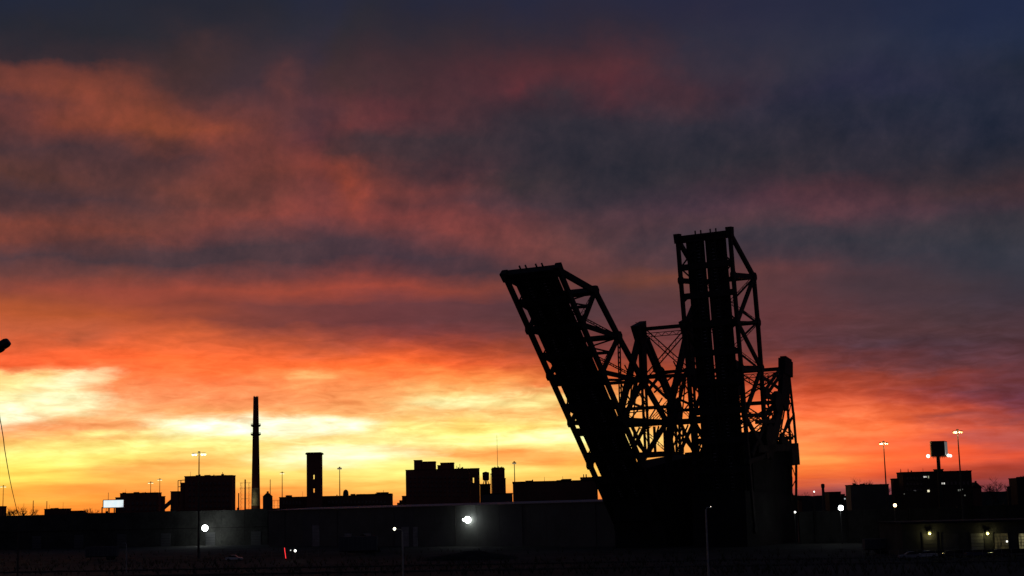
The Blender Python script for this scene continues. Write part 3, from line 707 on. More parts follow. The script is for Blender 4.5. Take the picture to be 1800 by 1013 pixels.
# chimney
def chimney():
    Yd = 690; base = at(449.5, 893, Yd); tip = at(445.8, 698, Yd)
    root = empty('chimney', (base.x, Yd, 0)); tag(root, 'tall tapering smokestack with two ring balconies', 'chimney')
    ht = tip.z; x = base.x
    def rad(z): return 2.35 + (1.18 - 2.35) * (z / ht)
    zb = [0, 8, 12, 20, 30, 42, ht * .8, ht]
    def ring(z0, z1, r0, r1): return MB().tube([(x, Yd, z0), (x, Yd, z1)], [r0, r1], 20)
    pale0, pale1 = at(449, 889, Yd).z, at(449, 858, Yd).z
    ring(0, pale0, rad(0) + .12, rad(pale0)).build('base', BRICK2, root)
    ring(pale0, pale1, rad(pale0), rad(pale1)).build('lit_band', mat('lamplit_paint', (.42, .36, .2), .8, 0, .6, .5), root)  # band paint made paler to carry the glow of the base lights
    add_lamp_light(root, (x - 1.5, Yd - 5.5, pale0 + 2), 140, (1, .93, .62), .5)
    ring(pale1, ht, rad(pale1), rad(ht)).build('shaft', BRICK, root)
    for py in (749.5, 765):
        z = at(447, py, Yd).z; rr = rad(z)
        bal = MB().tube([(x, Yd, z - .3), (x, Yd, z + .05), (x, Yd, z + .55)], [rr + .3, rr + .85, rr + .85], 20).build('balcony', POLE, root)
        rl = MB().tube([(x, Yd, z + 1.0), (x, Yd, z + 1.1)], [rr + .85, rr + .85], 20)
        for k in range(10):
            an = k * math.pi / 5; rl.beam((x + (rr + .82) * math.cos(an), Yd + (rr + .82) * math.sin(an), z), (x + (rr + .82) * math.cos(an), Yd + (rr + .82) * math.sin(an), z + 1.1), .1)
        rl.build('railing', POLE, bal)
    for k in range(5):
        an = k * 2 * math.pi / 5 + .4
        MB().beam((x + rad(ht) * .85 * math.cos(an), Yd + rad(ht) * .85 * math.sin(an), ht - .2), (x + rad(ht) * .85 * math.cos(an), Yd + rad(ht) * .85 * math.sin(an), ht + .45), .22).build('lightning_rod', POLE, root)
    MB().beam((x - rad(pale1) * .7, Yd - rad(pale1) * .72, 4), (x - rad(ht) * .7, Yd - rad(ht) * .72, ht), .35, .12, (0, 1, 0)).build('ladder', POLE, root)
chimney()
def silo():
    Yd = 700; a, b = at(462, 893, Yd), at(479, 893, Yd); x = (a.x + b.x) / 2; rr = (b.x - a.x) / 2; top = at(470, 873, Yd).z; apex = at(470, 866.5, Yd).z
    root = empty('storage_tank', (x, Yd, 0)); tag(root, 'grey round tank with cone roof just right of the chimney', 'tank')
    MB().tube([(x, Yd, 0), (x, Yd, top)], [rr, rr], 24).build('shell', GREYW, root, smooth=False)
    MB().tube([(x, Yd, top + .005), (x, Yd, apex)], [rr + .15, .5], 24).build('cone_roof', TAR, root)
    MB().tube([(x, Yd, apex), (x, Yd, apex + .7)], [.5, .5], 10).build('vent_cap', TAR, root)
silo()

# hollow tower with see-through window slots
def tower():
    Yd = 660; a, b = at(539, 850, Yd), at(566, 850, Yd); dep = 7.0; x0, x1 = a.x, at(567, 850, Yd + dep).x; top = at(552, 799, Yd).z
    root = empty('elevator_tower', ((x0 + x1) / 2, Yd + dep / 2, 0)); tag(root, 'tall narrow rectangular tower with two bright window slots', 'tower')
    cx = at(552, 850, Yd).x; hw = .30
    slots = [(at(552, 866, Yd).z, at(552, 859, Yd).z), (at(552, 842.5, Yd).z, at(552, 835, Yd).z)]
    k = (Yd + dep) / Yd
    for y0, y1, sc_ in ((Yd, Yd + .5, 1.0), (Yd + dep - .5, Yd + dep, k)):
        zs = [0]
        for s0, s1 in slots: zs += [CZ + (s0 - CZ) * sc_, CZ + (s1 - CZ) * sc_]
        zs.append(top); xc = cx * sc_
        MB().box(x0, y0, 0, xc - hw, y1, top).build('wall', BRICK, root); MB().box(xc + hw, y0, 0, x1, y1, top).build('wall', BRICK, root)
        for i in range(0, len(zs), 2): MB().box(xc - hw, y0 + .05, zs[i], xc + hw, y1 - .05, zs[i + 1]).build('wall_infill', BRICK, root)
    MB().box(x0 + .003, Yd + .5, 0, x0 + .5, Yd + dep - .5, top).build('wall', BRICK, root)
    MB().box(x1 - .5, Yd + .5, 0, x1 - .003, Yd + dep - .5, top).build('wall', BRICK, root)
    MB().box(x0 - .45, Yd - .45, top + .004, x1 + .45, Yd + dep + .45, top + .75).build('cornice', BRICK2, root)
    MB().box(x0 - .1, Yd - .1, top + .76, x1 + .1, Yd + dep + .1, top + .95).build('roof_slab', TAR, root)
tower()
r = building('long_low_mill', 'long low dark block under the narrow tower with roof clutter', 'building', 668,
         [('wall', 491, 690.5, 873, 0, None), ('parapet_step', 632, 690, 869.5, .6, 10), ('penthouse', 662, 683, 866.8, 1.4, 8)], BRICK2, 12)
a = at(606, 869, 672); rt = a.z
dm = MB().tube([(a.x, 676, rt - 1.5), (a.x, 676, rt), (a.x, 676, rt + 1.2), (a.x, 676, rt + 1.9), (a.x, 676, rt + 2.2)], [1.25, 1.3, 1.15, .7, .05], 16).build('ventilator_dome', WATERTK, r)
for x0, x1, yt in ((616, 624, 868.5), (626, 641, 868.8), (659, 662, 867.5), (642, 646, 870), (502, 512, 871)):
    a = at(x0, yt, 674); b = at(x1, yt, 674); MB().box(a.x, 674, rt - 2.2, b.x, 676.5, a.z).build('roof_unit', POLE, r)
windows(r, 496, 530, 878, 890, 6, 1, 668, ww=.5); windows(r, 575, 680, 878, 888, 16, 1, 668, ww=.5)

# grain elevator group
def elevator():
    Yd = 700
    r = building('grain_elevator', 'big dark blocky elevator with stepped roof and a bright slot near its right', 'grain elevator', Yd,
        [('wall', 713, 826, 826, 0, None), ('penthouse', 727.5, 742.5, 810, 2, 9), ('penthouse', 741, 766.5, 812.5, 2.4, 9), ('penthouse', 774, 798.5, 814.5, 2.2, 9), ('penthouse', 769, 775.5, 819, 2.8, 6), ('annex', 706.5, 714.5, 873, 2, 8)], BRICK, 12)
    # right bay built around a through slot
    zt = at(835, 824.5, Yd).z; cx = at(832.3, 845, Yd).x; hw = .28; s0, s1 = at(832, 849, Yd).z, at(832, 840, Yd).z
    xa, xb = at(826.2, 840, Yd).x, at(842.5, 840, Yd).x; dep = 6.0; k = (Yd + dep) / Yd
    for y0, y1, sc_ in ((Yd, Yd + .5, 1.0), (Yd + dep - .5, Yd + dep, k)):
        xc = cx * sc_
        MB().box(xa, y0, 0, xc - hw, y1, zt).build('bay_wall', BRICK, r); MB().box(xc + hw, y0, 0, xb, y1, zt).build('bay_wall', BRICK, r)
        MB().box(xc - hw, y0 + .05, 0, xc + hw, y1 - .05, CZ + (s0 - CZ) * sc_).build('bay_wall', BRICK, r); MB().box(xc - hw, y0 + .05, CZ + (s1 - CZ) * sc_, xc + hw, y1 - .05, zt).build('bay_wall', BRICK, r)
    MB().box(xa, Yd - .1, zt + .004, xb + .1, Yd + dep, zt + .4).build('coping', TAR, r)
    windows(r, 718, 824, 835, 875, 14, 5, Yd, ww=.35, wh=.4)
    for px, h in ((803, 2.4), (806, 1.4), (808.5, 3.4), (811, 1.2), (813, 1.6)):
        a = at(px, 826, Yd + 5); MB().beam((a.x, Yd + 5, a.z - .5), (a.x, Yd + 5, a.z + h * .8), .22 if h > 2 else .7).build('roof_mast', POLE, r)
    for px, pt in ((699, 884), (703, 879.5)):
        a = at(px - 2, pt, Yd); b = at(px + 3, pt, Yd); MB().box(a.x, Yd + 3, 0, b.x, Yd + 9, a.z).build('lean_to', BRICK2, r)
elevator()
def water_tower():
    Yd = 705; a = at(854, 838, Yd); x = a.x; z0, z1, zt = at(854, 843.5, Yd).z, at(854, 831, Yd).z, at(854, 829.3, Yd).z
    root = empty('water_tower', (x, Yd, 0)); tag(root, 'small rooftop water tank on a stem between elevator and tall block', 'water tower')
    MB().tube([(x, Yd, z0 - .35), (x, Yd, z0), (x, Yd, z1)], [1.1, 1.55, 1.6], 16).build('tank', WATERTK, root)
    MB().tube([(x, Yd, z1 + .004), (x, Yd, zt)], [1.75, .2], 16).build('cone_roof', WATERTK, root)
    MB().tube([(x, Yd, 0), (x, Yd, z0 - .36)], [.5, .42], 10).build('riser', WATERTK, root)
    for sx, sy in ((-1, -1), (1, -1), (1, 1), (-1, 1)):
        MB().beam((x + sx * 1.9, Yd + sy * 1.9, at(854, 853, Yd).z - 1.0), (x + sx * .75, Yd + sy * .75, z0 - .3), .24).build('leg', WATERTK, root)
water_tower()
r = building('stair_house', 'squat dark block under the water tank, joining elevator and tall block', 'building', 707,
         [('wall', 843.5, 862, 852, 0, None)], BRICK2, 12)
r = building('elevator_headhouse', 'narrow tall dark block right of the water tank', 'building', 702,
         [('wall', 863.5, 887, 825, 0, None), ('shoulder', 862.3, 863.3, 834, .8, 8), ('shoulder', 887.2, 888.8, 842, .8, 8), ('parapet', 865, 885.5, 823.2, .5, 10)], BRICK, 14)
for px in (869, 871, 876, 880, 882):
    a = at(px, 823, 706); MB().beam((a.x, 706, a.z - .4), (a.x, 706, a.z + random.uniform(.4, 1.0)), .45).build('roof_vent', POLE, r)
windows(r, 866, 886, 832, 862, 3, 5, 702, ww=.4, wh=.4)
def radio_mast():
    Yd = 900; a = at(876, 880, Yd); b = at(873.4, 764, Yd); root = empty('radio_mast', (a.x, Yd, 0)); tag(root, 'thin faint radio mast rising behind the narrow tall block', 'mast')
    m1 = a.lerp(b, .45)
    MB().lattice((a.x, Yd, 0), (a.x, Yd, m1.z), 1.3, .5, (0, 1, 0), .12, 1.6, .07).build('lattice_shaft', POLE, root)
    MB().tube([(a.x, Yd, m1.z), (a.x, Yd, b.z)], [.16, .08], 6).build('top_rod', POLE, root)
radio_mast()
building('boxcar_depot', 'long dark flat building with rising roofline left of the leaning leaf', 'building', 520,
         [('wall', 901.5, 1048, 847, 0, None), ('roof_unit', 988, 1004, 843.8, 4, 6), ('roof_step', 1020, 1050, 840.5, 3, 8)], BRICK2, 25)
a = at(1026, 840, 524); MB().beam((a.x, 524, a.z - .5), (a.x, 524, a.z + 1.2), .3).tube([(a.x + .9, 524, a.z - .5), (a.x + .9, 524, a.z + 1.2)], [.2, .2], 6).build('roof_pipe', POLE, bpy.data.objects['boxcar_depot'])
building('pale_shed', 'low grey shed roof showing behind the long warehouse', 'shed', 560,
         [('wall', 846, 900.5, 869, 0, None)], GREYW, 20)

# ------------------------------------------------------------------ long warehouse with panel wall and a slightly pitched metal roof
def warehouse():
    A = at(472, 900, 560); B = at(1092, 876, 440); A = V((A.x, 560, 0)); B = V((B.x, 440, 0))
    d = (B - A).normalized(); n = V((d.y, -d.x, 0)); n = n if n.y < 0 else -n        # n faces the camera
    L = (B - A).length; H = 13.3
    root = empty('warehouse', (A + B) / 2); tag(root, 'long pale grey panel walled warehouse behind the bridges, floodlit', 'warehouse')
    k = 17
    for i in range(k):
        s0, s1 = L * i / k + .03, L * (i + 1) / k - .03
        p, q_ = A + d * s0, A + d * s1
        MB().hexa([p, q_, q_ - n * .4, p - n * .4] + [v + V((0, 0, H)) for v in (p, q_, q_ - n * .4, p - n * .4)]).build('wall_panel', PALE if i % 5 != 2 else GREYW, root)
        if i % 3 == 1:
            c = A + d * (L * i / k) + n * .02; MB().beam(c, c + V((0, 0, H)), .16, .2, n).build('downpipe', POLE, root)
    p, q_ = A - n * .45, B - n * .45; w_ = -n * 40
    MB().hexa([p, q_, q_ + w_, p + w_] + [v + V((0, 0, H - .1)) for v in (p, q_, q_ + w_, p + w_)]).build('body', GREYW, root)
    p, q_ = A + n * .35 + V((0, 0, H + .01)), B + n * .35 + V((0, 0, H + .01)); up = -n * 21 + V((0, 0, .75))
    MB().prism([p, p + up, p + up * 2 - V((0, 0, 1.5)), p + V((0, 0, -.2)) - n * .001], q_ - p).build('roof', ROOFM, root)
    MB().beam(p + V((0, 0, -.12)) + n * .1, q_ + V((0, 0, -.12)) + n * .1, .22, .2, n).build('gutter', GALV, root)
    # roller doors and dock
    for f, hh, ww in ((.165, 7.5, 4.0), (.445, 6.5, 3.6), (.475, 6.5, 2.2), (.27, 4.5, 4.0), (.33, 4.5, 4.0)):
        c = A + d * (L * f) + n * .06
        dr = MB().beam(c, c + V((0, 0, hh)), ww, .12, n).build('roller_door', PALEW, root)
        for j in range(5):
            z = hh * (j + 1) / 6; MB().beam(c - d * ww * .48 + n * .08 + V((0, 0, z)), c + d * ww * .48 + n * .08 + V((0, 0, z)), .06, .05, n).build('door_rib', GREYW, dr)
    return A, d, n, L, H
WA, WD, WN, WL, WH = warehouse()
def wall_flood(px, py, label, energy, rr=.5, matl=None, small=True):
    """floodlight on the warehouse wall at a photo pixel"""
    dr = ray(px, py); t_ = ((WA + WN * 1.1) - EYE).dot(WN) / dr.dot(WN); c = EYE + dr * t_
    root = empty('wall_floodlight', c - WN * 1.1); tag(root, label, 'floodlight')
    MB().beam(c - WN * 1.1, c - WN * .2, .14, .14, (0, 0, 1)).build('bracket', GALV, root)
    MB().box(c.x - rr * .8, c.y + .25, c.z + rr * .4, c.x + rr * .8, c.y + .5, c.z + rr * 1.1).build('hood', GALV, root)
    MB().tube([c + V((0, -rr * math.cos(t), rr * math.sin(t) * 0)) + V((0, 0, 0)) for t in (0,)] + [c], [rr * .2, rr * .2], 6)
    sph(c, rr).build('lens', matl or L_WHITE, root, smooth=True)
    if small: sph(c - WD * 2.0, rr * .32).build('side_lamp', matl or L_WHITE, root, smooth=True)
    add_lamp_light(root, c + WN * .9, energy, r=.5)
def sph(c, r, n=10, m_=6):
    b = MB(); c = V(c); pts = []; rr = []
    for i in range(m_ + 1):
        a = -math.pi / 2 + math.pi * i / m_; pts.append(c + V((0, 0, r * math.sin(a)))); rr.append(max(.002, r * math.cos(a)))
    return b.tube(pts, rr, n)
wall_flood(822, 914, 'brilliant white floodlight on the long warehouse wall below the elevator', 700, 1.05)

# ------------------------------------------------------------------ billboards and signs
def billboard():
    Yd = 690; a, b = at(182, 892.5, Yd), at(217, 879, Yd)
    root = empty('billboard', ((a.x + b.x) / 2, Yd, 0)); tag(root, 'lit white billboard on posts in front of the flat roofed factory', 'billboard')
    m_ = bpy.data.materials.new('lit_screen'); m_.use_nodes = True; t = NT(m_.node_tree); bs = t.n['Principled BSDF']
    p = t.new('ShaderNodeTexCoord').outputs['Object']; k = t.noise(p, .35, 4, .6)
    sp_ = t.new('ShaderNodeSeparateXYZ'); t.l.new(p, sp_.inputs[0])
    dark = t.math('MULTIPLY', t.smooth(sp_.outputs[0], 2.2, 4.4), t.smooth(k, .45, .62))
    cc = t.mix(t.smooth(k, .35, .7), (.80, .95, .98, 1), (.98, 1, 1, 1)); cc = t.mix(dark, cc, (.50, .58, .66, 1))
    t.l.new(cc, bs.inputs['Emission Color']); bs.inputs['Emission Strength'].default_value = .95; bs.inputs['Base Color'].default_value = (.1, .1, .1, 1)
    z0, z1 = a.z, b.z
    MB().box(a.x, Yd - .15, z0, b.x, Yd, z1).build('lit_face', m_, root)
    MB().box(a.x - .3, Yd + .002, z0 - .3, b.x + .3, Yd + .6, z1 + .3).build('frame', BLACKP, root)
    MB().hexa([(a.x - .32, Yd + .1, z0 - .3), (a.x - 1.7, Yd + 4.5, z0 - .3), (a.x - 1.2, Yd + 4.6, z0 - .3), (a.x - .05, Yd + .7, z0 - .3)] + [(a.x - .32, Yd + .1, z1 + .1), (a.x - 1.7, Yd + 4.5, z1 + .1), (a.x - 1.2, Yd + 4.6, z1 + .1), (a.x - .05, Yd + .7, z1 + .1)]).build('back_face', BLACKP, root)
    for px in (179.5, 192, 201):
        c = at(px, 890, Yd + 1.2); MB().beam((c.x, Yd + 1.2, 0), (c.x, Yd + 1.2, z0 + .2), .45).build('post', POLE, root)
    MB().beam((a.x + 1, Yd + 1.2, z0 - .4), (at(186, 899, Yd).x - .5, Yd + 1.2, z0 - 3), .2).build('brace', POLE, root)
billboard()
def sign_right():
    Yd = 450; a, b = at(1637.5, 802, Yd), at(1659.5, 775, Yd); cxy = at(1655, 820, Yd)
    root = empty('pole_sign', (cxy.x, Yd, 0)); tag(root, 'large dark box sign on one thick pole with lamps either side', 'sign')
    e = at(1665, 790, Yd + 6)
    z0, z1 = a.z, b.z
    MB().hexa([(a.x, Yd, z0), (b.x, Yd, z0), (e.x + .1, Yd + 6, z0), (a.x + 1.4, Yd + 6, z0), (a.x, Yd, z1), (b.x, Yd, z1), (e.x + .1, Yd + 6, z1), (a.x + 1.4, Yd + 6, z1)]).build('box', BLACKP, root)
    m_ = glow('sign_face_glow', (.62, .66, .60), .16)
    n_ = V((e.x + .1 - b.x, 6, 0)).normalized(); off_ = V((n_.y, -n_.x, 0)) * .08
    p, q_ = V((b.x, Yd, 0)) + n_ * .3 + off_, V((e.x + .1, Yd + 6, 0)) - n_ * .3 + off_
    MB().hexa([p + V((0, 0, z0 + .25)), q_ + V((0, 0, z0 + .25)), q_ - off_ * .9 + V((0, 0, z0 + .25)), p - off_ * .9 + V((0, 0, z0 + .25)), p + V((0, 0, z1 - .25)), q_ + V((0, 0, z1 - .25)), q_ - off_ * .9 + V((0, 0, z1 - .25)), p - off_ * .9 + V((0, 0, z1 - .25))]).build('side_face', m_, root)
    MB().tube([(cxy.x, Yd + 3, 0), (cxy.x, Yd + 3, z0)], [.62, .55], 14).build('pole', STEEL, root)
    cat_ = MB()
    for k in range(7): cat_.beam((a.x + .4 + k * .55, Yd - .3, z0 - .75), (a.x + .4 + k * .55, Yd - .3, z0), .1)
    cat_.beam((a.x, Yd - .3, z0 - .3), (b.x + 1.2, Yd - .3, z0 - .3), .16).build('catwalk', POLE, root)
    for px, py, sc_ in ((1631.5, 802, .55), (1667, 801, .5), (1671, 801.5, .42)):
        c = at(px, py, Yd); sph(c, sc_).build('lamp', L_SMALL2, root, smooth=True)
        MB().beam(c + V((0, .5, 0)), (cxy.x, Yd + 2.4, c.z), .12).build('lamp_arm', POLE, root)
L_SMALL2 = glow('sign_lamp_glow', (1, .93, .78), 2.5)
sign_right()

# ------------------------------------------------------------------ masts, lamps, poles
def high_mast(px, py, Yd, label, headw, lit, group='high mast lights along the expressway', yb=None):
    top = at(px, py, Yd); root = empty('high_mast_light', (top.x, Yd, 0)); tag(root, label, 'light mast', group)
    MB().tube([(top.x, Yd, 0), (top.x, Yd, top.z * .5), (top.x, Yd, top.z + .2)], [.34, .24, .13], 8).build('pole', POLE, root)
    hw = headw / 2
    MB().tube([(top.x, Yd, top.z + .2), (top.x, Yd, top.z + .55)], [.45, .25], 10).build('head_cap', POLE, root)
    MB().beam((top.x - hw, Yd, top.z + .05), (top.x + hw, Yd, top.z + .05), .12).build('arm', GALV, root)
    for sx in (-1, -.55, .55, 1):
        c = (top.x + sx * hw, Yd - .2, top.z - .22)
        f = MB().tube([(c[0], c[1], c[2] + .32), (c[0], c[1], c[2] + .02)], [.18, .42], 8).build('luminaire', GALV, root)
        sphm = sph((c[0], c[1], c[2] - .1), max(.3, headw * .11))
        sphm.build('lens', lit, f, smooth=True)
    return root
r = high_mast(350, 797, 425, 'brightest white light mast standing in front of the stepped mill', 3.4, L_MAST if 'L_MAST' in globals() else glow('mast_glow_bright', (1, .86, .45), 4.0))
add_lamp_light(r, at(350, 799, 424), 120, (1, .9, .6), .5)
high_mast(265, 848.5, 800, 'left of two small light masts above the flat roofed factory', 2.4, L_YELF)
high_mast(281, 843, 820, 'right of two small light masts above the flat roofed factory', 2.0, L_YELF)
high_mast(6, 855, 800, 'small yellow light mast at the far left edge', 2.6, L_YELF)
DIM = glow('faint_lens', (1, .8, .5), .25)  # lens material with a faint glow
high_mast(496, 831.5, 700, 'slim dim light mast between the grey tank and the narrow tower', 1.6, L_YELF)
high_mast(597, 823, 620, 'slim dark light mast right of the narrow tower', 1.3, DIM)
high_mast(904, 813.5, 600, 'slim light mast left of the long flat building by the bridge', 1.0, DIM)
r = high_mast(1553, 778.5, 480, 'yellow light mast over the pale block, left of the box sign', 2.4, L_YEL)
add_lamp_light(r, at(1553, 781, 479), 500, (1, .75, .35), .4)
r = high_mast(1683, 758, 410, 'tallest yellow light mast, right of the box sign', 2.2, L_YEL)
add_lamp_light(r, at(1683, 761, 409), 500, (1, .75, .35), .4)

def utility_pole(px, py, Yd, label, arms=1, lean=0.0, rad=.17, group='utility poles on the skyline'):
    top = at(px, py, Yd); root = empty('utility_pole', (top.x, Yd, 0)); tag(root, label, 'pole', group)
    MB().tube([(top.x + lean, Yd, 0), (top.x, Yd, top.z)], [rad * 1.5, rad], 8).build('shaft', POLE, root)
    for k in range(arms):
        z = top.z - .7 - k * 1.3; arm = MB().beam((top.x - 1.3, Yd - .2, z), (top.x + 1.3, Yd - .2, z), .16, .14, (0, 0, 1)).build('crossarm', POLE, root)
        for sx in (-1.15, -.5, .5, 1.15): MB().tube([(top.x + sx, Yd - .2, z + .08), (top.x + sx, Yd - .2, z + .38)], [.09, .06], 6).build('insulator', GREYW, arm)
utility_pole(42, 885, 900, 'thin pole among bare bushes at far left', 0, rad=.08)
utility_pole(58.5, 880, 780, 'bare dark pole left of the low flat warehouse', 0, rad=.2)
utility_pole(82.5, 881, 780, 'bare dark pole rising behind the low flat warehouse', 0, rad=.19)
utility_pole(111, 883, 950, 'faint thin pole above the right end of the low flat warehouse', 0, rad=.08)
utility_pole(190.5, 866, 800, 'thin pole rising above the lit billboard', 0, rad=.12)
utility_pole(419.5, 867, 720, 'shorter dark pole between mill and chimney', 0, rad=.26)
utility_pole(431, 843, 700, 'taller dark pole close to the left of the chimney', 0, rad=.33)
utility_pole(475, 843, 780, 'thin pole behind the grey tank', 0, rad=.17)
utility_pole(674, 862, 690, 'thin rod on the right end of the long low block', 0, rad=.08)
def pylon(x0, x1, yt, Yd, label):
    a, b = at(x0, yt, Yd), at(x1, yt, Yd); root = empty('transmission_pylon', ((a.x + b.x) / 2, Yd, 0)); tag(root, label, 'pylon')
    for x in (a.x, b.x): MB().lattice((x, Yd, 0), (x, Yd, a.z), 1.0, .3, (0, 1, 0), .09, 1.2, .06).build('lattice_leg', POLE, root)
    for k, dz in enumerate((0, 3.2, 9.5)):
        MB().lattice((a.x - (1.0 if k < 2 else 0), Yd, a.z - dz), (b.x + (1.0 if k < 2 else 0), Yd, a.z - dz), .5, .2, (0, 1, 0), .07, .8, .05).build('lattice_arm', POLE, root)
pylon(424, 438, 849, 900, 'faint lattice pylon behind the poles left of the chimney')
pylon(481, 489, 880, 900, 'faint short lattice pylon right of the grey tank')

# near street lamp at the left edge and its guy wire
def near_lamp():
    Yd = 42; h = at(-6, 606, Yd); tip = at(17, 599, Yd)
    px = h.x - 2.6; root = empty('street_lamp', (px, Yd, 0)); tag(root, 'dark cobra head street lamp poking in at the left edge', 'street lamp')
    MB().tube([(px, Yd, 0), (px, Yd, h.z - 1.6)], [.16, .09], 12).build('pole', GALV, root)
    MB().tube([(px, Yd, h.z - 1.6), (px + .5, Yd, h.z - .9), (px + 1.4, Yd, h.z - .45), (h.x - .1, Yd, h.z - .06)], [.07, .06, .05, .045], 10).build('arm', GALV, root)
    a = at(-26, 626, Yd); b = at(15, 599.5, Yd)
    ax_ = (b - a).normalized(); up_ = V((0, 1, 0)).cross(ax_); up_ = up_ if up_.z > 0 else -up_
    L = (b - a).length
    sec = []
    for f, wd, hi, lo in ((0, .07, .05, .05), (.2, .13, .09, .09), (.55, .16, .11, .13), (.9, .16, .11, .13), (1.0, .13, .08, .10)):
        c = a + ax_ * (L * f); sec.append([c + V((0, -wd, 0)) - up_ * lo * .4, c + V((0, -wd * .6, 0)) - up_ * lo, c + V((0, wd * .6, 0)) - up_ * lo, c + V((0, wd, 0)) - up_ * lo * .4, c + V((0, wd * .6, 0)) + up_ * hi, c + V((0, -wd * .6, 0)) + up_ * hi])
    b_ = MB()
    for s_ in sec: b_.v += s_
    for i in range(len(sec) - 1):
        for j in range(6): b_.f.append([6 * i + j, 6 * i + (j + 1) % 6, 6 * i + 6 + (j + 1) % 6, 6 * i + 6 + j])
    b_.f.append([5, 4, 3, 2, 1, 0]); b_.f.append([6 * (len(sec) - 1) + j for j in range(6)])
    b_.build('lamp_head', BLACKP, root)
    c = a + ax_ * (L * .6) - up_ * .12; MB().tube([c, c - up_ * .03], [.12, .10], 10).build('lens', GLASS, root)
    w0 = V((px, Yd, h.z - 3.0)); e = at(33, 911, 130); pts = []
    for k in range(25):
        f = k / 24; p = w0.lerp(e, f); p.z -= 1.1 * 4 * f * (1 - f) * .35; pts.append(p)
    return pts
near_lamp()
def slack_wire():
    ctrl = [(-60, 420, 60), (0, 736, 72), (9, 795, 92), (20, 856, 122), (33, 911, 165)]
    P = [at(*c) for c in ctrl]; pts = []
    for i in range(len(P) - 1):
        p0, p1, p2, p3 = P[max(i - 1, 0)], P[i], P[i + 1], P[min(i + 2, len(P) - 1)]
        for k in range(8):
            t = k / 8; pts.append(.5 * ((2 * p1) + (p2 - p0) * t + (2 * p0 - 5 * p1 + 4 * p2 - p3) * t * t + (3 * p1 - p0 - 3 * p2 + p3) * t ** 3))
    pts.append(P[-1])
    o = MB().tube(pts, [.020 + .016 * i / len(pts) for i in range(len(pts))], 6).build('slack_wire', POLE); tag(o, 'thin dark wire slanting down at the left edge below the street lamp', 'wire')
slack_wire()
utility_pole(33.2, 910, 165, 'low dark pole where the slanting wire ends', 0, rad=.09, group=None)

# ------------------------------------------------------------------ right hand buildings
building('pale_block', 'pale grey low block with flat roof left of the wide lit block', 'building', 520,
         [('wall', 1486, 1562, 853.5, 0, None), ('roof_unit', 1499, 1503, 851.5, 5, 3), ('roof_unit', 1512, 1520, 852.3, 6, 4)], GREYW, 8)
r = building('office_block', 'wide dark block with a few lit windows under the box sign', 'building', 500,
         [('wall', 1565.5, 1580, 843, .5, None), ('wall', 1576, 1707.5, 830.5, 3, None), ('roof_unit', 1641, 1658, 826.5, 4, 5)], DARKW, 8)
WX = [(1624.5, 838.5, 1.6, 2.6, 0), (1627.5, 838.5, 1.2, 2.6, 0), (1632, 838.8, 1.6, 4.2, 1), (1655.5, 850, 1.8, 3, 0), (1659.6, 850, 1.6, 3, 0), (1632, 863.3, 3.4, 3.8, 2),
      (1685, 862, 2, 3, 3), (1688.5, 861.5, 2, 3, 3), (1691.5, 860.5, 1.4, 2, 3), (1589.5, 868.5, 1.4, 1.4, 3), (1696, 871, 2.0, 2.2, 3), (1690.5, 878.5, 1.6, 1.6, 3), (1608, 863, 4, 2.4, 4)]
WM = [glow('window_white', (1, .97, .88), .85), glow('window_green', (.75, .8, .5), .35), glow('window_cream', (1, .92, .62), .9), glow('window_dim', (.6, .62, .5), .16), glow('window_faint', (.5, .5, .5), .05)]
for x, y, ww, hh, k in WX:
    a = at(x - ww / 2, y + hh / 2, 503); b = at(x + ww / 2, y - hh / 2, 503)
    p = MB().box(a.x, 502.86, a.z, b.x, 503.05, b.z).build('lit_window', WM[k], r)
    MB().box(a.x - .12, 502.75, a.z - .2, b.x + .12, 503.02, a.z - .02).build('sill', CONC, p)
windows(r, 1592, 1622, 836, 866, 5, 3, 503, ww=.45, wh=.4); windows(r, 1662, 1705, 842, 857, 6, 1, 503, ww=.45, wh=.4)
for px in (1583.5, 1596.5):
    a = at(px, 831, 508); MB().beam((a.x, 508, a.z - .4), (a.x, 508, a.z + 1.3), .3, w2=.12, d2=.12).build('roof_finial', POLE, r)
building('corner_block', 'dark flat roofed block cut by the right edge', 'building', 560,
         [('wall', 1773, 1830, 841.5, 0, None), ('wing', 1769.5, 1776, 857, 1, 5), ('parapet', 1787, 1830, 839.5, .8, 6)], DARKW, 9)
def house():
    Yd = 560; a, b = at(1709, 858, Yd), at(1725, 858, Yd); ap = at(1716, 847.8, Yd); root = empty('gabled_house', ((a.x + b.x) / 2, Yd + 5, 0)); tag(root, 'small dark gabled house beside the wide lit block', 'house')
    MB().box(a.x, Yd, 0, b.x, Yd + 10, a.z).build('wall', BRICK2, root)
    MB().prism([(a.x - .4, Yd - .3, a.z + .004), (b.x + .4, Yd - .3, a.z + .004), (ap.x, Yd - .3, ap.z)], (0, 10.6, 0)).build('roof', TAR, root)
    MB().box(ap.x + .8, Yd + 4, a.z + .5, ap.x + 1.4, Yd + 4.6, ap.z + .5).build('chimney_stack', BRICK, root)
house()
def small_tank():
    Yd = 640; c = at(1446.5, 857, Yd); root = empty('stand_pipe', (c.x, Yd, 0)); tag(root, 'stubby dark standpipe with wider cap right of the bridges', 'standpipe')
    z1 = at(1446, 858, Yd).z; zt = at(1446, 851.5, Yd).z
    MB().tube([(c.x, Yd, 0), (c.x, Yd, z1)], [.62, .6], 12).build('shaft', WATERTK, root)
    MB().tube([(c.x, Yd, z1 + .003), (c.x, Yd, z1 + .25), (c.x, Yd, zt), (c.x, Yd, zt + .25)], [.6, .8, .8, .25], 12).build('cap', WATERTK, root)
small_tank()
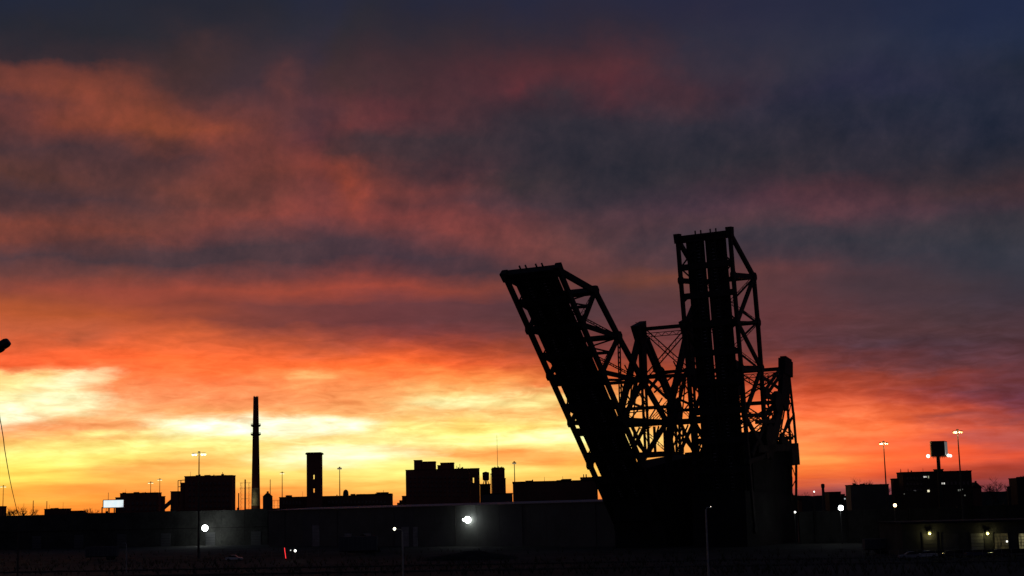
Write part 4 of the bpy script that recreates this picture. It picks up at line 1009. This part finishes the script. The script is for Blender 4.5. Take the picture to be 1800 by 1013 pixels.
r = building('far_row_house', 'low dark roofline right of the standpipe', 'building', 640, [('wall', 1449, 1478, 866, 0, None), ('wing', 1478.3, 1485, 870, .8, 10)], DARKW, 14)
building('bank_house', 'low dark bridge tender cabin at the foot of the right tower', 'cabin', 445, [('wall', 1401, 1409, 880, 0, None)], BRICK2, 6)

# ------------------------------------------------------------------ bare trees
def bare_tree(px, ytop, Yd, label, spread=1.0, seed=0, group='bare trees on the skyline', depth=5):
    rnd = random.Random(seed); top = at(px, ytop, Yd); H = max(4, top.z); root = empty('bare_tree', (top.x, Yd, 0)); tag(root, label, 'tree', group)
    tr, cw = MB(), MB()
    def grow(p, d, L, r, k):
        q_ = p + d * L
        (tr if k >= depth - 1 else cw).tube([p, p + d * L * .5 + V((rnd.uniform(-.05, .05), rnd.uniform(-.05, .05), 0)) * L, q_], [r, r * .8, r * .62], 6 if k >= depth - 1 else 3, cap=False)
        if k == 0: return
        for _ in range(3 if k > 1 else 4):
            dd = (d + V((rnd.uniform(-1, 1) * spread, rnd.uniform(-1, 1) * spread, rnd.uniform(-.15, .6)))).normalized()
            grow(p + d * L * rnd.uniform(.55, 1.0), dd, L * rnd.uniform(.6, .8), r * .6, k - 1)
    grow(V((top.x, Yd, 0)), V((rnd.uniform(-.06, .06), 0, 1)).normalized(), H * .42, H * .018 + .1, depth)
    tr.build('trunk', BARK, root); cw.build('crown', BARK, root)
bare_tree(40, 889, 760, 'larger of two bare bushes by the slanting wire at far left', .9, 1)
bare_tree(22, 893, 760, 'smaller of two bare bushes at far left, next to the cut off block', .8, 2)
bare_tree(162, 893, 800, 'small bare bush left of the lit billboard', .9, 3)
bare_tree(1405, 866, 700, 'bare tree close to the right foot of the bridges', 1.0, 4)
bare_tree(1424, 863, 700, 'bare tree between the right bridge tower and the standpipe', 1.0, 5)
bare_tree(1462, 861, 720, 'bare tree behind the low roofline by the standpipe', 1.0, 6)
bare_tree(1522, 846, 700, 'left bare tree rising behind the pale block', 1.1, 7)
bare_tree(1543, 847, 700, 'right bare tree rising behind the pale block', 1.1, 8)
bare_tree(1740, 840, 640, 'rounded bare tree between gabled house and right edge block', 1.1, 9)
bare_tree(1758, 851, 660, 'smaller bare tree left of the right edge block', 1.0, 10)
bare_tree(640, 884, 700, 'low bare bush at the right end of the long low block', 1.0, 11)

# ------------------------------------------------------------------ yard: floodlights, lamp poles, sheds, trailers, cars
def yard_flood(px, py, Yd, label, energy, rr, matl, color=(.93, 1, .96), light=True):
    c = at(px, py, Yd); root = empty('floodlight', (c.x, Yd + .6, 0)); tag(root, label, 'floodlight')
    MB().tube([(c.x, Yd + .6, 0), (c.x, Yd + .6, c.z + .3)], [.13, .09], 8).build('pole', BLACKP, root)
    MB().beam((c.x, Yd + .6, c.z + .2), (c.x, Yd - .1, c.z + .2), .1).build('bracket', GALV, root)
    MB().box(c.x - rr * .8, Yd - .05, c.z - rr * .5, c.x + rr * .8, Yd + .3, c.z + rr * .9).build('housing', GALV, root)
    sph((c.x, Yd - .1, c.z), rr).build('lens', matl, root, smooth=True)
    if light: add_lamp_light(root, (c.x, Yd - rr - .5, c.z), energy, color, .4)
yard_flood(360.5, 928.5, 599, 'brilliant white floodlight in the dark yard below the stepped mill', 1600, 1.25, L_WHITE)
yard_flood(1478, 893, 412, 'bright white floodlight right of the bridges', 420, .72, L_WHITE)
yard_flood(1397.5, 900.5, 420, 'small white lamp at the right foot of the bridges', 60, .28, L_SMALL)
yard_flood(1573, 888.5, 412, 'small orange lamp below the wide lit block', 40, .48, L_ORANGE, (1, .6, .3))
yard_flood(1431, 864.5, 600, 'tiny pale lamp among trees right of the bridges', 0, .3, L_SMALL, light=False)
yard_flood(1485, 877, 560, 'tiny dim lamp at the corner of the pale block', 0, .28, glow('dim_lamp', (.8, .85, .9), .5), light=False)
def shed(name, label, x0, x1, ytop, ybase, material, door=True, dep=8):
    Yd = ground_y((x0 + x1) / 2, ybase); a = at(x0, ytop, Yd); b = at(x1, ytop, Yd)
    root = empty(name, ((a.x + b.x) / 2, Yd + dep / 2, 0)); tag(root, label, 'shed')
    MB().box(a.x, Yd, 0, b.x, Yd + dep, a.z).build('wall', material, root)
    MB().prism([(a.x - .3, Yd - .3, a.z + .004), (b.x + .3, Yd - .3, a.z + .004), ((a.x + b.x) / 2, Yd - .3, a.z + .9)], (0, dep + .6, 0)).build('roof', TAR, root)
    if door: MB().box(a.x + (b.x - a.x) * .3, Yd - .06, .02, a.x + (b.x - a.x) * .7, Yd + .02, a.z * .7).build('door', GREYW, root)
shed('yard_shed', 'small pale shed lit from its right by the yard floodlight', 338, 349, 931, 959.2, PALEW, True, 3)
def street_light(px, ytop, Yd, label, head, lit=None, rad=.09, armdx=None):
    """slim galvanised pole with a bent arm and lamp head"""
    t = at(px, ytop, Yd); root = empty('yard_lamp', (t.x, Yd, 0)); tag(root, label, 'lamp post', 'lamp posts in the yard')
    MB().tube([(t.x, Yd, 0), (t.x, Yd, t.z - .6), (t.x + (armdx or 0) * .1, Yd, t.z - .2), (t.x + (armdx or 0) * .4, Yd, t.z)] + [(t.x + (armdx or 0), Yd, t.z + .05)], [rad * 1.4, rad, rad * .9, rad * .8, rad * .7], 8).build('pole', mat('pale_pole', (.32, .32, .30), .6), root)
    c = V((t.x + (armdx or 0), Yd, t.z)); s_ = 1 if (armdx or 0) > 0 else -1
    MB().beam(c, c + V((s_ * head, 0, .06)), .22, .14, (0, 0, 1), .3, .18).build('lamp_head', GALV, root)
    if lit: sph(c + V((s_ * head * .6, -.05, -.12)), .2 * head).build('lens', lit, root, smooth=True)
street_light(707.5, 931, 250, 'pale lamp post in front of the warehouse with a round lit lamp', 1.0, None, .12, -.9)
c = at(693.5, 930, 250); o = bpy.data.objects['yard_lamp']; sph(c, .26).build('lens', glow('round_lamp', (1, .98, .72), 3.0), o, smooth=True)
street_light(1240.5, 893, 182, 'slim tall lamp post standing before the dark bridge base', .55, None, .10, .35)
c = at(1249.5, 891.8, 182); o = [x for x in bpy.data.objects if x.name.startswith('yard_lamp')][-1]; sph(c, .085).build('lens', L_SMALL, o, smooth=True)
street_light(222.5, 955, 330, 'short faint lamp post in the dark yard at left', .5, None, .09, -.3)
def red_post():
    Yd = ground_y(502, 984); a = at(502.5, 982, Yd); b = at(500, 963, Yd); root = empty('red_tube_light', (a.x, Yd, 0)); tag(root, 'thin glowing red upright tube light in the yard', 'light')
    MB().tube([a, b], [.09, .09], 8).build('tube', L_RED, root)
    MB().box(a.x - .25, Yd - .25, 0, a.x + .25, Yd + .25, max(.05, a.z - .02)).build('foot', STEEL, root)
    MB().tube([b, b + V((0, 0, .25))], [.15, .05], 8).build('end_cap', STEEL, root)
red_post()
yard_flood(519, 968.5, 385, 'small white lamp right of the red tube light', 30, .32, L_SMALL)
yard_flood(511, 967.5, 390, 'tiny white lamp between the red tube and its brighter neighbour', 0, .16, glow('dim_white', (1, 1, .9), .8), light=False)
def trailer(px0, px1, ytop, ybase, label, material, group='box trailers parked in the yard'):
    Yd = ground_y((px0 + px1) / 2, ybase); a = at(px0, ytop, Yd); b = at(px1, ytop, Yd); H = max(2.8, a.z)
    root = empty('box_trailer', ((a.x + b.x) / 2, Yd + 1.3, 0)); tag(root, label, 'trailer', group)
    body = MB().box(a.x, Yd, 1.1, b.x, Yd + 2.6, H).build('box', material, root)
    n_ = max(4, int((b.x - a.x) / 1.2))
    for i in range(n_ + 1):
        x = a.x + (b.x - a.x) * i / n_; MB().box(x - .05, Yd - .06, 1.15, x + .05, Yd - .002, H - .05).build('rib', GALV, body)
    MB().box(a.x + .1, Yd + .5, .85, b.x - .1, Yd + 2.1, 1.098).build('chassis', STEEL, root)
    for fx in (.72, .84):
        for yy in (Yd + .15, Yd + 2.05):
            x = a.x + (b.x - a.x) * fx; MB().tube([(x, yy, .5), (x, yy + .4, .5)], [.5, .5], 14).build('wheel', RUBBER, root)
    MB().box(a.x + (b.x - a.x) * .15, Yd + .5, .02, a.x + (b.x - a.x) * .17, Yd + .7, .848).build('landing_leg', STEEL, root)
trailer(1520, 1556, 948, 974, 'grey box trailer left of the lit loading doors', GREYW)
trailer(596, 662, 944, 975, 'pale box trailer before the warehouse, left of the round lamp', GREYW)
trailer(150, 205, 962, 985, 'dim box trailer in the dark yard at left', GREYW)
def dirt_pile(x0, x1, yt, yb, label, seed):
    Yd = ground_y((x0 + x1) / 2, yb) + 6; a, b = at(x0, yb, Yd), at(x1, yb, Yd); H = at((x0 + x1) / 2, yt, Yd).z; rnd = random.Random(seed)
    bm_ = MB(); n_ = 26; cx = (a.x + b.x) / 2; w_ = (b.x - a.x) / 2; dp = w_ * .6
    for j in range(n_ + 1):
        for i in range(n_ + 1):
            u, v_ = 2 * i / n_ - 1, 2 * j / n_ - 1; rr = math.hypot(u, v_)
            z = H * max(0, 1 - rr * rr) ** .9 * (1 + .25 * math.sin(5 * u + seed) * math.cos(4 * v_)) + (rnd.uniform(-.12, .12) if rr < .95 else 0) - .03
            bm_.v.append(V((cx + u * w_, Yd + v_ * dp, z)))
    for j in range(n_):
        for i in range(n_): k = j * (n_ + 1) + i; bm_.f.append([k, k + 1, k + n_ + 2, k + n_ + 1])
    o = bm_.build('dirt_pile', mat('dirt', (.03, .026, .02), .95, 0, .5, .4, .1)); tag(o, label, 'dirt pile', 'dirt piles in the yard')
dirt_pile(735, 915, 971, 985, 'broad low dirt pile under the wall floodlight', 1)
dirt_pile(610, 670, 945, 972, 'peaked dark dirt pile behind the pale trailer', 2)

# low freight building with lamps over its doors, lower right
def doorglow(name, rgb, st):                                # lit doorway emission, mottled by stretched noise
    m_ = bpy.data.materials.new(name); m_.use_nodes = True; t = NT(m_.node_tree); b = t.n['Principled BSDF']
    p = t.new('ShaderNodeTexCoord').outputs['Object']; mp = t.new('ShaderNodeMapping'); t.l.new(p, mp.inputs[0]); mp.inputs['Scale'].default_value = (1.6, 1, .35)
    b.inputs['Base Color'].default_value = (.1, .1, .09, 1); b.inputs['Emission Color'].default_value = (*rgb, 1)
    t.put(b.inputs['Emission Strength'], t.math('MULTIPLY', t.smooth(t.noise(mp.outputs[0], 1.3, 5, .65), .32, .68), st)); return m_
def freight():
    Yd = 318; a, b = at(1585, 925, Yd), at(1860, 918, Yd); H = 6.6
    root = empty('freight_building', ((a.x + b.x) / 2, Yd + 10, 0)); tag(root, 'long low freight building with yellow lamps over lit doors, lower right', 'building')
    doors = [(1622, 1646, 0), (1655, 1684, 0), (1706, 1728, 1), (1747, 1771, 2), (1790, 1812, 3)]
    MB().box(a.x, Yd, 0, b.x, Yd + 20, H).build('wall', mat('dark_siding', (.06, .06, .056), .9, 0, .3, .2, .1), root)
    MB().box(a.x - .5, Yd - 1.6, H + .004, b.x + .5, Yd + 20.5, H + .4).build('roof', TAR, root)
    DM = [mat('door_paint', (.07, .066, .06), .8), mat('door_grey', (.2, .2, .18), .8), doorglow('lit_doorway', (.85, .66, .24), .055), doorglow('lit_doorway_bright', (.9, .78, .36), .20)]
    for x0, x1, k in doors:
        c, d_ = at(x0, 940, Yd), at(x1, 940, Yd); dz = at((x0 + x1) / 2, 938, Yd).z
        dr = MB().box(c.x, Yd - .08, .9, d_.x, Yd - .003, dz).build('loading_door', DM[k], root)
        for j in range(1, 5): MB().box(c.x, Yd - .13, .9 + (dz - .9) * j / 5 - .04, d_.x, Yd - .083, .9 + (dz - .9) * j / 5 + .04).build('door_rib', GREYW, dr)
        MB().box(c.x - .25, Yd - .16, .9, c.x - .005, Yd - .003, dz + .25).build('door_jamb', BLACKP, root); MB().box(d_.x + .005, Yd - .16, .9, d_.x + .25, Yd - .003, dz + .25).build('door_jamb', BLACKP, root)
    MB().box(a.x, Yd - 1.4, 0, b.x, Yd - .002, .88).build('loading_dock', CONC, root)
    for px, py in ((1634, 938), (1736, 938)):
        c = at(px, py, Yd - .6); lm = MB().box(c.x - .3, Yd - .7, c.z + .18, c.x + .3, Yd - .004, c.z + .5).build('lamp_hood', GALV, root)
        sph((c.x, Yd - .55, c.z), .30).build('bulb', L_DOOR, lm, smooth=True)
        add_lamp_light(root, (c.x, Yd - .95, c.z - .1), 75, (.95, .85, .35), .2)
    c = at(1769.5, 952, Yd); sph((c.x, Yd - .25, c.z), .17).build('door_lamp', L_SMALL, root, smooth=True)
freight()
# cars parked in front of the freight building
def car(px, Yd, face, color, label, lights=False):
    c = at(px, 960, Yd); x = c.x; root = empty('parked_car', (x, Yd, 0)); tag(root, label, 'car', 'cars parked by the freight building')
    s_ = face; m_ = mat('car_paint_' + color, {'silver': (.30, .31, .32), 'black': (.015, .015, .017), 'blue': (.03, .045, .09), 'white': (.55, .55, .54)}[color], .35, .2, .08, 2.0)
    def pr(poly, y0, y1, nm, mt, par): return MB().prism([(x + s_ * px_, Yd + y0, z_) for px_, z_ in poly], (0, y1 - y0, 0)).build(nm, mt, par)
    body = pr([(-2.2, .35), (2.2, .35), (2.25, .62), (2.0, .80), (.95, .92), (-1.55, .97), (-2.15, .92), (-2.25, .6)], -.88, .88, 'body', m_, root)
    pr([(1.0, .925), (.35, 1.38), (-.9, 1.42), (-1.7, .975)], -.76, .76, 'cabin', GLASS, root)
    pr([(.33, 1.385), (.1, 1.45), (-.7, 1.48), (-.92, 1.425)], -.74, .74, 'roof', m_, root)
    for wx in (-1.4, 1.38):
        for wy in (-.9, .68):
            w_ = MB().tube([(x + s_ * wx, Yd + wy, .33), (x + s_ * wx, Yd + wy + .22, .33)], [.33, .33], 16).build('wheel', RUBBER, root)
            MB().tube([(x + s_ * wx, Yd + wy - .012, .33), (x + s_ * wx, Yd + wy + .1, .33)], [.19, .19], 10).build('rim', GALV, w_)
    for wy in (-.62, .62):
        MB().box(x + s_ * 2.17 - .06, Yd + wy - .16, .6, x + s_ * 2.17 + .06, Yd + wy + .16, .74).build('headlight', L_SMALL if lights else GLASS, root)
        MB().box(x - s_ * 2.22 - .05, Yd + wy - .16, .7, x - s_ * 2.22 + .05, Yd + wy + .16, .85).build('tail_light', mat('red_lens', (.25, .01, .01), .3), root)
car(1598, 300, -1, 'silver', 'silver car parked left of the first yellow door lamp')
car(1626, 303, -1, 'white', 'pale car with lit headlights below the first yellow door lamp', True)
car(1672, 300, 1, 'black', 'black car parked between the two yellow door lamps')
car(1716, 302, 1, 'blue', 'dark blue car parked just left of the second yellow door lamp')
car(1752, 301, -1, 'black', 'black car before the dim lit doorway right of the second lamp')
car(412, ground_y(412, 986), 1, 'white', 'pale car alone in the dark yard at left')
bpy.data.objects[[o.name for o in bpy.data.objects if o.name.startswith('parked_car')][-1]]['group'] = 'cars in the yard'
# chain-link fence along the near yard on the right
def fence(x0, x1, y0, y1, label, h=1.9, n=22):
    Y0, Y1 = ground_y(x0, y0), ground_y(x1, y1); A, B = at(x0, y0, Y0), at(x1, y1, Y1); A.z = B.z = 0
    root = empty('wire_fence', (A + B) / 2); tag(root, label, 'fence')
    for i in range(n + 1):
        p = A.lerp(B, i / n); MB().tube([p, p + V((0, 0, h))], [.05, .05], 6).build('post', GALV, root)
    for z in (.15, h * .5, h): MB().beam(A + V((0, 0, z)), B + V((0, 0, z)), .05).build('rail', GALV, root)
fence(1470, 1830, 985, 982, 'low wire fence in front of the freight building')
fence(-20, 560, 1000, 978, 'low wire fence across the dark yard at left', 1.8, 26)
# second rank of dim yard blocks
shed('switch_house', 'small pale hut left of the grey trailer, lower right', 1535, 1566, 922, 944, GREYW)
shed('pump_house', 'low dark hut beyond the bridges, right of the white lamp', 1440, 1462, 900, 915, GREYW)

# small roof clutter on the skyline
def clutter(name, x0, x1, yt, Yd, n_, seed):
    root = bpy.data.objects[name]; rnd = random.Random(seed)
    for _ in range(n_):
        px = rnd.uniform(x0, x1); c = at(px, yt, Yd); k = rnd.random()
        if k < .4: MB().tube([(c.x, Yd, c.z - .5), (c.x, Yd, c.z + rnd.uniform(.4, .9))], [.22, .22], 8).build('roof_vent', POLE, root)
        elif k < .75:
            w_ = rnd.uniform(.5, 1.3); MB().box(c.x - w_, Yd, c.z - .5, c.x + w_, Yd + 1.5, c.z + rnd.uniform(.3, .7)).build('roof_unit', POLE, root)
        else: MB().tube([(c.x, Yd, c.z - .5), (c.x, Yd, c.z + rnd.uniform(1.2, 2.6))], [.07, .05], 6).build('aerial', POLE, root)
clutter('low_warehouse', 82, 120, 895.5, 724, 5, 1); clutter('flat_roofed_factory', 216, 275, 867.5, 764, 8, 2); clutter('grain_mill', 330, 402, 837.5, 644, 9, 3)
clutter('long_low_mill', 500, 535, 873, 672, 4, 4); clutter('long_low_mill', 575, 655, 873, 672, 7, 5); clutter('boxcar_depot', 910, 1010, 847, 526, 7, 6)
clutter('pale_block', 1500, 1558, 853.5, 524, 5, 7); clutter('office_block', 1600, 1700, 830.5, 506, 7, 8); clutter('corner_block', 1790, 1800, 839.5, 563, 2, 9)

# ------------------------------------------------------------------ dark ranks in front of the skyline
def long_shed():
    A = at(-60, 905, 640); B = at(470.5, 893, 596); A = V((A.x, 640, 0)); B = V((B.x, 596, 0)); d = (B - A).normalized(); n = V((d.y, -d.x, 0)); n = n if n.y < 0 else -n
    L = (B - A).length; H = 13.9; root = empty('rail_shed', (A + B) / 2); tag(root, 'very long low dark shed along the foot of the left skyline', 'shed')
    k = 14; m_ = mat('shed_siding', (.05, .05, .046), .9, 0, .45, .12, .1)
    for i in range(k):
        p, q_ = A + d * (L * i / k + .04), A + d * (L * (i + 1) / k - .04); h = H + (.25 if i % 4 == 1 else 0) + (-.5 if i in (0, 1) else 0)
        MB().hexa([p, q_, q_ - n * 22, p - n * 22] + [v + V((0, 0, h)) for v in (p, q_, q_ - n * 22, p - n * 22)]).build('wall_bay', m_, root)
        if i % 2:
            c = A + d * (L * (i + .5) / k) + n * .06; dr = MB().beam(c, c + V((0, 0, 5.2)), 4.4, .12, n).build('bay_door', GREYW, root)
            for j in range(4): z = 5.2 * (j + 1) / 5; MB().beam(c - d * 2.1 + n * .09 + V((0, 0, z)), c + d * 2.1 + n * .09 + V((0, 0, z)), .08, .05, n).build('door_rib', STEEL, dr)
        if i in (2, 5, 6, 9, 12):
            c = A + d * (L * (i + .4) / k) - n * 6 + V((0, 0, H)); MB().tube([c, c + V((0, 0, .9))], [.5, .5], 10).build('roof_vent', POLE, root)
    MB().beam(A + n * .1 + V((0, 0, 7.0)), B + n * .1 + V((0, 0, 7.0)), .3, .2, n).build('string_course', CONC, root)
long_shed()
def retaining_wall():
    Yd = 425; a, b = at(1404, 900, Yd), at(1850, 892, Yd); root = empty('retaining_wall', ((a.x + b.x) / 2, Yd, 0)); tag(root, 'long dark retaining wall below the right hand buildings', 'wall')
    n_ = 16; rnd = random.Random(5)
    for i in range(n_):
        x0, x1 = a.x + (b.x - a.x) * i / n_ + .04, a.x + (b.x - a.x) * (i + 1) / n_ - .04; h = 8.9 + (.6 if i > 9 else 0) + rnd.uniform(-.15, .15)
        MB().box(x0, Yd, 0, x1, Yd + 1.2, h).build('wall_panel', mat('wall_concrete', (.03, .03, .028), .9, 0, .5, .1, .1), root)
        if i % 2: MB().box(x0 - .35, Yd - .5, 0, x0 + .25, Yd - .003, h + .3).build('buttress', CONC, root)
retaining_wall()
# weeds and low scrub along the yard
def scrub():
    rnd = random.Random(11); b_ = MB()
    for _ in range(1500):
        x = rnd.uniform(-20, 1820); y = rnd.choice((rnd.uniform(968, 1012), rnd.uniform(985, 1012))); Yd = ground_y(x, y); c = at(x, y, Yd)
        for k in range(4):
            an = rnd.uniform(0, 6.28); h = rnd.uniform(.4, 1.5); r = h * .5
            b_.v += [V((c.x, c.y, 0)), V((c.x + .12, c.y, 0)), V((c.x + r * math.cos(an), c.y + r * math.sin(an), h))]; n_ = len(b_.v); b_.f.append([n_ - 3, n_ - 2, n_ - 1])
    o = b_.build('weeds', mat('dry_weeds', (.05, .045, .025), .95, 0, .5, .5, .1), None, 'stuff'); o['label'] = 'dry weeds scattered over the dark yard'; o['category'] = 'weeds'
scrub()
def track(y, label, x0=-40, x1=1840):
    ya = ground_y(x0, y + 14); yb = ground_y(x1, y - 18); A = at(x0, y + 14, ya); B = at(x1, y - 18, yb); A.z = B.z = 0; d = (B - A).normalized(); n = V((-d.y, d.x, 0))
    root = empty('railway_track', (A + B) / 2); tag(root, label, 'railway track')
    for s_ in (-.72, .72): MB().beam(A + n * s_ + V((0, 0, .22)), B + n * s_ + V((0, 0, .22)), .08, .16, (0, 0, 1)).build('rail', RAIL, root)
    tb = MB(); L = (B - A).length; k = 0.0
    while k < L: tb.beam(A + d * k - n * 1.3 + V((0, 0, .06)), A + d * k + n * 1.3 + V((0, 0, .06)), .25, .14, (0, 0, 1)); k += .75
    o = tb.build('ties', TIE, root); o['kind'] = 'stuff'
track(994, 'farther of two faint railway tracks crossing the dark foreground')
track(1004, 'nearer of two faint railway tracks crossing the dark foreground')
